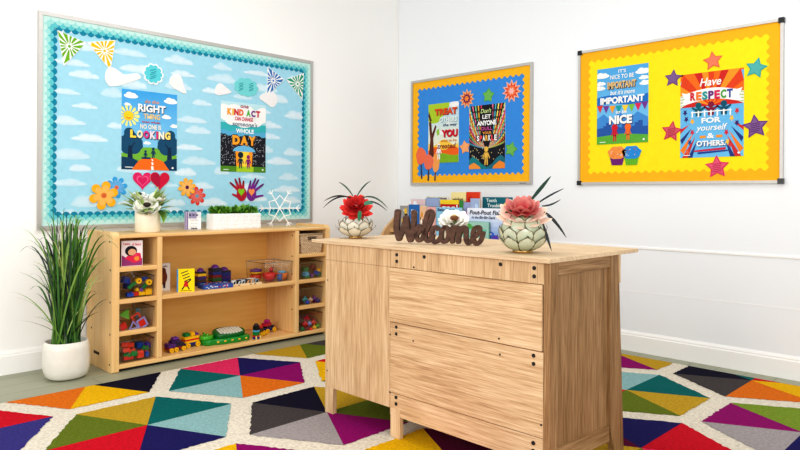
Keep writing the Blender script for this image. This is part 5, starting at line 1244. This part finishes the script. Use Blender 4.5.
# far (drawer) side
for y0, y1 in ((DY0+.026, -2.13), (-2.12, DY1-.03)):
    for z0, z1 in ((.60, .757), (.37, .59), (.145, .36)):
        d = MB().box((-1.70, y0, z0), (-1.672, y1, z1)).build('drawer', OAK_H, e, bev=.002)
        mb = MB(); yc = (y0+y1)/2; mb.tube([(-1.673, yc, (z0+z1)/2), (-1.652, yc, (z0+z1)/2)], [.006, .011], C(40, 38, 38), 14); mb.build('knob', BRASS, d)
MB().box((-1.684, DY0-.001, .657), (-1.668, DY0+.025, .7625)).build('drawer_edge', OAK_V, e)
def cap(y, z, r=.0068, x=DX0-.0015):
    mb = MB(); mb.tube([(x, y, z), (x+.004, y, z)], r, C(40, 36, 34), 14); o = mb.build('screw_cap', MATTE, e)
for y, z in ((-2.152, .742), (-2.152, .716), (-2.30, .744), (-2.655, .744), (-2.79, .742), (-2.79, .715), (-2.152, .455), (-2.152, .428), (-2.79, .455), (-2.79, .428), (-2.152, .176), (-2.152, .15), (-2.79, .168), (-2.79, .142)): cap(y, z)
for y, z in ((-2.245, .70), (-2.117, .64), (-2.117, .42), (-2.245, .415), (-2.655, .49), (-2.655, .435), (-2.82, .235), (-1.72, .60), (-1.72, .2), (-2.117, .19)): cap(y, z, .0035, DX0-.0075 if z == .49 else DX0-.0012)

# ------------------------------------------------------------------ welcome sign
P0 = onZ(397.5, 243.2, ZD); P1 = onZ(482, 246, ZD)
P0.z = P1.z = 0
sd = (P1-P0).normalized(); sn = Vector((sd.y, -sd.x, 0))
if sn.dot(CAM-P0) < 0: sn = -sn
def onsign(px, py):
    d = ray(px, py); q = Vector((P0.x, P0.y, 0)); t = (q-Vector((CAM.x, CAM.y, 0))).dot(sn)/d.dot(sn); w = CAM+d*t; return ((w-q).dot(sd), w.z)
k1 = lambda x, y: onsign(390+x/9., 200+y/9.); k2 = lambda x, y: onsign(430+x/10., 205+y/10.)
strokes = [  # points, half-width
 ([k1(72, 122), k1(64, 200), k1(64, 285), k1(84, 360)], .0105), ([k1(84, 360), k1(110, 305), k1(130, 240), k1(146, 180)], .0085), ([k1(146, 180), k1(155, 240), k1(166, 310), k1(186, 372)], .0105), ([k1(186, 372), k1(205, 315), k1(216, 230), k1(217, 125)], .0085),
 ([k1(200, 360), k1(240, 330), k1(272, 295), k1(282, 265), k1(266, 248), k1(245, 270), k1(238, 320), k1(250, 370), k1(275, 378), k1(305, 340)], .0068),
 ([k1(300, 345), k1(335, 275), k1(370, 200), k1(384, 145), k1(368, 118), k1(343, 135), k1(325, 200), k1(316, 280), k1(320, 345), k1(338, 380), k1(362, 375), k1(385, 340)], .0082),
 ([k2(84, 256), k2(58, 238), k2(30, 256), k2(18, 305), k2(20, 350), k2(45, 385), k2(80, 378), k2(112, 335)], .0075),
 ([k2(150, 240), k2(122, 270), k2(114, 325), k2(128, 376), k2(158, 382), k2(184, 345), k2(188, 285), k2(165, 242), k2(150, 240)], .0072), ([k2(165, 245), k2(190, 268), k2(222, 262)], .0055),
 ([k2(234, 240), k2(230, 310), k2(226, 382)], .0082), ([k2(232, 320), k2(250, 265), k2(275, 242), k2(290, 262), k2(290, 320), k2(286, 385)], .0078), ([k2(292, 325), k2(312, 268), k2(338, 242), k2(360, 256), k2(362, 310), k2(364, 365), k2(384, 398), k2(410, 380), k2(430, 350)], .0078),
 ([k2(425, 352), k2(462, 325), k2(492, 290), k2(500, 255), k2(478, 238), k2(446, 258), k2(430, 310), k2(436, 368), k2(462, 402), k2(494, 392), k2(516, 355), k2(532, 300)], .0075)]
def catmull(p, m=5):
    o = []
    for i in range(len(p)-1):
        a_, b_, c_, d_ = p[max(i-1, 0)], p[i], p[i+1], p[min(i+2, len(p)-1)]
        for k in range(m):
            t = k/m; o.append(tuple(.5*(2*b_[j]+(c_[j]-a_[j])*t+(2*a_[j]-5*b_[j]+4*c_[j]-d_[j])*t*t+(3*b_[j]-a_[j]-3*c_[j]+d_[j])*t**3) for j in (0, 1)))
    return o+[p[-1]]
zmin = min(p[1]-w*1.14 for s_, w in strokes for p in catmull(s_)); dz = ZD+.0004-zmin
mb = MB()
for si, (pts, w) in enumerate(strokes):
    w *= 1.14; c = catmull(pts); n = len(c); th = .011+.0003*(si % 4); A = []; B = []
    for i, p in enumerate(c):
        q0, q1 = c[max(i-1, 0)], c[min(i+1, n-1)]; tx, tz = q1[0]-q0[0], q1[1]-q0[1]; l_ = math.hypot(tx, tz) or 1
        A.append((p[0]-tz/l_*w, p[1]+tx/l_*w)); B.append((p[0]+tz/l_*w, p[1]-tx/l_*w))
    def at3(p, s_): return P0+sd*p[0]+Vector((0, 0, p[1]+dz))+sn*s_
    for i in range(n-1):
        for s_, fl in ((th, False), (-th, True)):
            q = [at3(B[i], s_), at3(B[i+1], s_), at3(A[i+1], s_), at3(A[i], s_)]; mb.add(q, [(3, 2, 1, 0) if fl else (0, 1, 2, 3)], WHITE)
        mb.add([at3(A[i], th), at3(A[i+1], th), at3(A[i+1], -th), at3(A[i], -th)], [(0, 1, 2, 3)], WHITE); mb.add([at3(B[i], -th), at3(B[i+1], -th), at3(B[i+1], th), at3(B[i], th)], [(0, 1, 2, 3)], WHITE)
    for p in (c[0], c[-1]):
        mb.tube([at3(p, -th-.0001), at3(p, th+.0001)], w, WHITE, 16)
tag(mb.build('welcome_sign', WALNUT), 'dark brown wooden script sign reading Welcome, standing on the desk', 'sign')

# ------------------------------------------------------------------ lotus vases and their flowers
def lotus(x, y, R_, H_, openness, label, c0, c1, seed):
    e = empty('lotus_vase', (x, y, ZD), label, 'vase', 'shell petal vases on the desk')
    mb = MB(); mb.lathe([(0, 0), (R_*.38, 0), (R_*.42, .004), (R_*.4, .010), (R_*.34, .012), (0, .012)], (x, y, ZD), WHITE, 24); mb.build('foot', BRASS, e)
    b = .0115; prof = [(0, b)]
    for i in range(13):
        t = i/12; ph = -PI/2+PI*(.06+.80*t); prof.append((R_*.86*math.cos(ph), b+(H_-b)*(.5+.56*math.sin(ph))*.92))
    prof += [(prof[-1][0]*.92, prof[-1][1]-.002), (prof[-1][0]*.8, prof[-1][1]-.03)]
    mb = MB(); mb.lathe(prof, (x, y, ZD), c1, 28); mb.build('body', CAPIZ, e)
    rows = [(.04, .50, 8), (.24, .68, 9), (.46, .93, 9)] if openness < .5 else [(.04, .58, 8), (.2, .8, 9), (.38, .98, 9)]
    for ri, (t0, t1, n) in enumerate(rows):
        for k in range(n):
            th0 = 2*PI*(k+.5*(ri % 2))/n; m_, q_ = 6, 6; vs = []; wid = 2*PI/n*.53
            out = []
            for i in range(m_+1):
                s_ = i/m_
                for j in range(q_+1):
                    f = j/q_*2-1
                    wv = wid*math.sqrt(max(1-max(0, (s_-.45)/.55)**2.2, 0))*(.55+.45*min(s_/.45, 1))
                    t = t0+(t1-t0)*(s_-.10*f*f*s_); ph = -PI/2+PI*(.06+.80*t)
                    off = .0015+.0042*(2-ri)+openness*R_*.42*s_*s_*(1 if ri < 2 else .5)
                    rr = R_*.88*math.cos(ph)+off; zz = b+(H_-b)*(.5+.56*math.sin(ph))*.92
                    th = th0+f*wv; vs.append(Vector((x+rr*math.cos(th), y+rr*math.sin(th), ZD+zz)))
            mb = MB(); Q = q_+1
            tip = mixc(c0, WHITE, .25)
            cl = [mixc(c1, tip, (i//Q)/m_) for i in range(len(vs))]
            mb.add(vs, [(i*Q+j, i*Q+j+1, (i+1)*Q+j+1, (i+1)*Q+j) for i in range(m_) for j in range(q_)], cl, True)
            e0 = 2
            edge = [vs[i*Q] for i in range(e0, m_+1)]+[vs[m_*Q+j] for j in range(1, Q)]+[vs[i*Q+q_] for i in range(m_-1, e0-1, -1)]
            mb.tube(edge, .0011, C(104, 92, 64), 5, caps=False)
            mb.build('petal', CAPIZ, e)
    return e
q1 = onZ(355.5, 238.2, ZD); q2 = onZ(522.6, 252.6, ZD)
V1 = (q1.x, min(q1.y, -1.66)); V2 = (q2.x, q2.y)
lotus(V1[0], V1[1], .074, .112, .55, 'cream shell lotus vase with red flower at the far left end of the desk', C(226, 220, 200), C(206, 202, 184), 1)
lotus(V2[0], V2[1], .087, .150, .12, 'round pale green shell lotus vase with pink flower right of the Welcome sign', C(200, 206, 176), C(164, 174, 136), 2)
def dahlia(name, c, nrm, R_, cin, cout, label, blades, inner, stem_to):
    e = empty('dahlia_flower', c, label, 'flower', 'silk dahlias on the desk')
    mb = MB(); mb.tube([stem_to, (Vector(stem_to)+Vector(c))/2+Vector((0, 0, .004)), Vector(c)], .0035, C(60, 90, 40), 8); mb.build('stem', LEAF, e)
    mb = MB(); bloom(mb, c, nrm, R_, [(9, 1., -.2), (10, .92, .02)], mixc(cin, cout, .3), cout, .24, .8, 9)
    bloom(mb, c, nrm, R_, [(9, .70, .2), (7, .5, .3), (5, .28, .34)], mixc(cin, BLACK, .1), mixc(cin, cout, inner), .22, .8, 10); mb.build('petals', PETALM, e)
    for (b0, tip, w, droop, col) in blades:
        mb = MB(); b0 = Vector(b0); tip = Vector(tip); ctrl = (b0+tip)/2+Vector((0, 0, droop)); n = 12; vs = []
        d = (tip-b0).normalized(); sdv = d.cross(FW).normalized()
        for i in range(n+1):
            t = i/n; p = b0*(1-t)**2+ctrl*2*t*(1-t)+tip*t*t; ww = w*math.sin(PI*min(.15+.85*t, .999))**.7+.0004; vs += [p-sdv*ww, p+sdv*ww+FW*ww*.4]
        mb.add(vs, [(2*i, 2*i+1, 2*i+3, 2*i+2) for i in range(n)], col, True); o = mb.build('leaf', LEAF, e)
    return e
def depthpt(px, py, ref, dd=0.):
    d = ray(px, py); t = ((Vector(ref)-CAM).dot(FW)+dd)/d.dot(FW); return CAM+d*t
r1 = (V1[0], V1[1], ZD+.11); f1 = depthpt(356, 205.5, r1, -.02); DK = C(20, 30, 30); DG = C(34, 64, 44)
dahlia('red', f1, (CAM-f1).normalized()*.75+Vector((0, 0, .9)), .082, C(150, 8, 22), C(232, 62, 54), 'red silk dahlia with thin dark arching leaves in the cream lotus vase',
       [(depthpt(352, 198, r1), depthpt(323, 208, r1), .0032, .05, DK), (depthpt(350, 198, r1), depthpt(323.5, 201.5, r1), .0032, .035, DK), (depthpt(353, 196, r1), depthpt(338.5, 182, r1, .03), .0032, .02, DG), (depthpt(357, 196, r1), depthpt(371, 181, r1, .03), .003, .022, DG), (depthpt(362, 198, r1), depthpt(388, 208.5, r1), .0035, .05, DG), (depthpt(364, 202, r1), depthpt(387, 211, r1, -.02), .003, .035, DK),
        (depthpt(360, 211, r1, -.07), depthpt(359, 221.5, r1, -.08), .009, .0, C(30, 110, 70)), (depthpt(364, 204, r1, -.05), depthpt(373, 203.5, r1, -.07), .009, .01, C(50, 120, 90))], .62, (V1[0], V1[1], ZD+.095))
r2 = (V2[0], V2[1], ZD+.135); f2 = depthpt(522.5, 210, r2, -.02)
dahlia('pink', f2, (CAM-f2).normalized()*.55+Vector((0, 0, 1.0)), .098, C(200, 22, 50), C(255, 228, 206), 'pink and cream silk dahlia with long dark leaves in the round lotus vase',
       [(depthpt(532, 199, r2), depthpt(551, 176, r2, .04), .006, .0, C(28, 62, 46)), (depthpt(538, 203, r2), depthpt(564, 188.5, r2), .003, .006, DK), (depthpt(542, 206, r2), depthpt(560.5, 199.5, r2), .0028, -.012, DK), (depthpt(541, 211, r2), depthpt(566.5, 238, r2), .0055, .03, DK), (depthpt(538, 216, r2, -.03), depthpt(551.5, 251, r2, -.06), .006, .02, DK), (depthpt(512, 211, r2, -.03), depthpt(505, 213, r2, -.03), .005, .004, C(60, 74, 40))], .34, (V2[0], V2[1], ZD+.115))
# white anemone behind the sign in a small pot
WF = Vector((-1.74, -2.0, ZD))
p_ = depthpt(453.5, 221.6, (-1.80, -2.02, ZD)); bz = Vector((p_.x, p_.y, ZD))+FW*.03
e = empty('flower_pot', bz, 'small cream pot with leaves behind the Welcome sign', 'pot')
mb = MB(); mb.lathe([(0, 0), (.036, 0), (.042, .05), (.038, .05), (.034, .04), (0, .04)], bz, C(236, 228, 206), 24); mb.build('pot_body', CERAMIC, e)
mb = MB(); rn = random.Random(6)
for i in range(36):
    a_ = 2*PI*rn.random(); b0 = bz+Vector((.02*math.cos(a_), .02*math.sin(a_), .045)); d = Vector((math.cos(a_)*.8, math.sin(a_)*.8, .5+.6*rn.random())); leaf(mb, b0, b0+d*.05, .012, .15, C(44, 66, 26), C(96, 112, 50))
for px, py in ((437, 221), (441, 218), (443, 223), (438, 225), (463, 226), (459, 228)): leaf(mb, bz+Vector((0, 0, .045)), depthpt(px, py, bz, -.02), .014, .1, C(38, 48, 22), C(74, 84, 36))
mb.build('foliage', LEAF, e)
e = empty('silk_anemone', p_, 'white silk anemone with brown centre behind the Welcome sign', 'flower')
mb = MB(); mb.tube([bz+Vector((0, 0, .042)), p_-FW*0], .003, C(80, 110, 50), 8); mb.build('stem', LEAF, e)
nf = (CAM-p_).normalized()*.55+Vector((0, 0, .8))
mb = MB(); bloom(mb, p_, nf, .072, [(10, 1., .12), (9, .92, .3), (7, .6, .35)], C(236, 228, 206), C(252, 250, 244), .42, .7, 8); mb.build('petals', PETALM, e)
mb = MB(); q = p_+nf.normalized()*.02; mb.ball(q+RR*.004, (.02, .02, .012), C(120, 74, 40)); mb.ball(q+RR*.004+Vector((0, 0, .006)), (.012, .012, .009), C(190, 160, 90)); mb.build('flower_centre', MATTE, e)

# ================================================================== BOOK DISPLAY RACK behind the desk
e = empty('book_rack', (-.4, -.92, 0), 'wooden tiered book display against the right wall behind the desk', 'book rack')
YL, YR = -.44, -1.405
prof = [(-.185, .0138), (-.62, .0138), (-.62, .66), (-.56, .735), (-.37, .885), (-.30, .905), (-.185, .905)]
for y in (YL, YR):
    mb = MB(); mb.prism(prof, lambda u, v: Vector((u, y+.011, v)), lambda u, v: Vector((u, y-.011, v)), WHITE); mb.build('side_panel', RACKW, e, bev=.003)
for x, z in ((-.575, .66), (-.49, .715), (-.405, .765)):
    MB().box((x-.03, YR+.012, z-.016), (x+.045, YL-.012, z)).build('ledge', RACKW, e)
    MB().box((x-.036, YR+.012, z-.016), (x-.03, YL-.012, z+.012)).build('ledge_lip', RACKW, e)
MB().box((-.36, YR+.012, .5), (-.35, YL-.012, .87)).build('back_board', RACKW, e)
MB().box((-.60, YR+.012, .02), (-.59, YL-.012, .64)).build('front_board', RACKW, e)
GBK = 'picture books on the display rack'
def rbook(x0, x1, ytop, X, zb, cov, spine, label, art=None, th=.012):
    a_, b_ = onR(x0, ytop, X), onR(x1, ytop, X); w = a_.y-b_.y; top = (a_.z+b_.z)/2
    book(X, (a_.y+b_.y)/2, zb+.0005, w, top-zb, th, PI, cov, spine, label, GBK, art[0] if isinstance(art, tuple) else art, lines=art[1] if isinstance(art, tuple) else ())
Xb, Xm, Xf = -.392, -.475, -.56
def tart(lines, extra=None):
    return (extra, lines)
def pats(cols, n, seed, base=None, ymax=.95):
    def fn(mb):
        rn = random.Random(seed)
        mb.R(.01, .01, .99, .99, base or mixc(cols[0], WHITE, .35), 0)
        for i in range(n): r = .05+.12*rn.random(); mb.E(.12+.76*rn.random(), .1+(ymax-.15)*rn.random(), r, r*.6, cols[i % len(cols)], 1+.05*i, 10)
    return fn
rbook(426.5, 449, 196.5, Xb, .765, C(238, 232, 214), C(220, 214, 200), 'cream book with thin dark title, back row left of the yellow one', tart([('Imagine', .08, .87, .94, .985, C(60, 60, 66), 0)]))
rbook(451.5, 466.5, 192.3, Xb, .765, C(244, 228, 160), C(220, 190, 90), 'pale yellow book with short dark title, tallest in the back row', tart([('wisdom', .12, .74, .82, .84, C(50, 50, 50), 0)], lambda mb: (mb.R(.02, .3, .98, .6, C(96, 170, 206), 1), mb.E(.9, .68, .09, .06, C(246, 200, 40), 2))))
rbook(467, 480.5, 192.0, Xb+.004, .765, C(224, 66, 30), C(180, 40, 20), 'plain red-orange book at the right of the pale yellow one', tart([], lambda mb: (mb.R(.02, .02, .98, .98, C(224, 66, 30), 0), mb.E(.3, .78, .2, .08, C(196, 40, 26), 1))))
rbook(483, 512.5, 197.2, Xb, .765, C(24, 104, 118), C(16, 80, 96), 'dark teal book with pale two-line title at the right of the back row', tart([('Tooth', .14, .83, .5, .95, C(226, 236, 230), 0), ('Trouble', .18, .66, .66, .78, C(226, 236, 230), 0)], lambda mb: (mb.R(.02, .02, .98, .98, C(24, 104, 118), 0), mb.E(.8, .75, .08, .07, C(230, 206, 120), 1), mb.E(.72, .5, .07, .07, C(240, 226, 180), 2))))
rbook(411.5, 426, 199, Xm, .715, C(206, 222, 236), C(170, 190, 210), 'pale blue-white book at the left of the middle row', pats([C(226, 170, 170), C(160, 196, 226), C(240, 244, 248)], 9, 1))
rbook(426.5, 439.5, 198, Xm, .715, C(90, 150, 204), C(60, 110, 170), 'blue patterned book in the middle row beside the pale one', pats([C(60, 110, 186), C(150, 196, 230), C(40, 70, 130)], 12, 2))
rbook(441, 459.5, 200, Xm, .715, C(196, 24, 36), C(240, 200, 40), 'red book with yellow top band and white letters, middle row', tart([('zoo!', .1, .68, .95, .86, WHITE, 0)], lambda mb: mb.R(.0, .87, 1, 1, C(248, 212, 50), 1)))
rbook(460, 463.8, 200.5, Xm, .715, C(60, 140, 70), C(40, 110, 50), 'narrow green book between red and maroon ones')
rbook(464.2, 470.5, 202, Xm-.006, .715, C(126, 34, 84), C(90, 20, 60), 'maroon book with coloured spots in the middle row', pats([C(60, 90, 180), C(216, 60, 120), C(30, 24, 40)], 8, 3))
rbook(471, 479.5, 198.5, Xm, .715, C(136, 182, 222), C(90, 140, 190), 'light blue book at the right end of the middle row', pats([C(90, 130, 196), C(196, 216, 240)], 8, 4))
rbook(400.5, 409, 205.5, Xf, .66, C(240, 234, 220), C(220, 214, 200), 'white book with black and yellow marks, far left of the front row', pats([C(40, 36, 36), C(232, 190, 60), C(240, 236, 226)], 9, 5))
rbook(409.4, 420, 204.6, Xf, .66, C(44, 108, 180), C(30, 80, 140), 'strong blue book with pale script, front row left', tart([('Blue', .2, .72, .85, .86, C(200, 226, 244), .2), ('sky', .2, .5, .7, .64, C(190, 220, 244), .2)]))
rbook(420.4, 427.2, 206, Xf, .66, C(244, 230, 190), C(230, 190, 90), 'cream book with orange animal shapes, front row', pats([C(226, 150, 40), C(120, 80, 30), C(246, 240, 226)], 9, 6))
rbook(427.6, 436.6, 206.5, Xf, .66, C(60, 100, 130), C(40, 70, 100), 'blue-green book with pink round picture, front row', pats([C(226, 120, 110), C(40, 130, 110), C(236, 160, 150)], 7, 7))
rbook(437, 462, 207.5, Xf, .66, C(150, 206, 232), C(110, 170, 206), 'light blue book with dark title behind the white anemone', tart([('Baby Love', .06, .86, .74, .97, C(60, 60, 110), 0)], lambda mb: mb.E(.5, .3, .4, .2, C(110, 170, 200), 1)))
def art_fish(mb):
    for i in range(8): c = mixc(C(236, 240, 250), C(92, 156, 222), i/7); mb.R(.0, 1-.125*(i+1), 1, 1-.125*i, c, 1)
    mb.E(.62, .26, .16, .11, C(70, 110, 206), 3); mb.E(.82, .18, .12, .09, C(90, 70, 180), 3.2); mb.E(.66, .29, .035, .03, WHITE, 4); mb.E(.3, .34, .16, .07, C(80, 150, 210), 3); mb.E(.18, .46, .12, .05, C(226, 190, 90), 3.4)
rbook(467.8, 503.5, 208.3, Xf, .66, C(232, 238, 248), C(120, 170, 226), 'white and blue ocean book titled in dark script, right end of the front row', tart([('Pout-Pout Fish', .08, .82, .95, .94, C(40, 40, 60), .15), ('in the Big-Big Dark', .14, .68, .8, .78, C(50, 60, 90), .15)], art_fish))
rbook(460.5, 489.5, 221.5, Xf-.022, .673, C(40, 150, 130), C(30, 120, 90), 'short green sea picture book in front of the ocean book', pats([C(60, 176, 150), C(40, 130, 90), C(110, 200, 170), C(90, 170, 80)], 12, 9), th=.01)

# ================================================================== LIGHT
w = bpy.data.worlds.new('world'); scn.world = w; w.use_nodes = True
bg = w.node_tree.nodes['Background']; bg.inputs['Color'].default_value = (1, .995, .985, 1); bg.inputs['Strength'].default_value = .76
def area(name, loc, tgt, sx, sy, power, col=(1, 1, 1)):
    ld = bpy.data.lights.new(name, 'AREA'); ld.shape = 'RECTANGLE'; ld.size = sx; ld.size_y = sy; ld.energy = power; ld.color = col
    o = bpy.data.objects.new(name, ld); COL.objects.link(o); o.location = loc
    d = Vector(tgt)-Vector(loc); o.rotation_euler = d.to_track_quat('-Z', 'Y').to_euler(); return o
area('ceiling_light', (-2.2, -1.6, 2.7), (-2.2, -1.6, 0), 1.2, .6, 20, (1, .99, .975))
area('ceiling_light', (-1.1, -3.2, 2.7), (-1.1, -3.2, 0), 1.2, .6, 9, (1, .995, .99))
area('key_fill_light', (-5.4, -2.2, 1.5), (-1.2, -1.2, .5), 2.2, 1.8, 56, (1, .995, .985))  # key light from the window side, left of view
area('key_fill_light', (-4.0, -5.6, 1.3), (-1.2, -1.0, .2), 2.6, 1.8, 62, (1, 1, 1))  # added fill from behind the camera, brightens the shelf and lower wall
scn.view_settings.view_transform = 'Standard'; scn.view_settings.look = 'Medium High Contrast'; scn.view_settings.exposure = -.21; scn.view_settings.gamma = 1
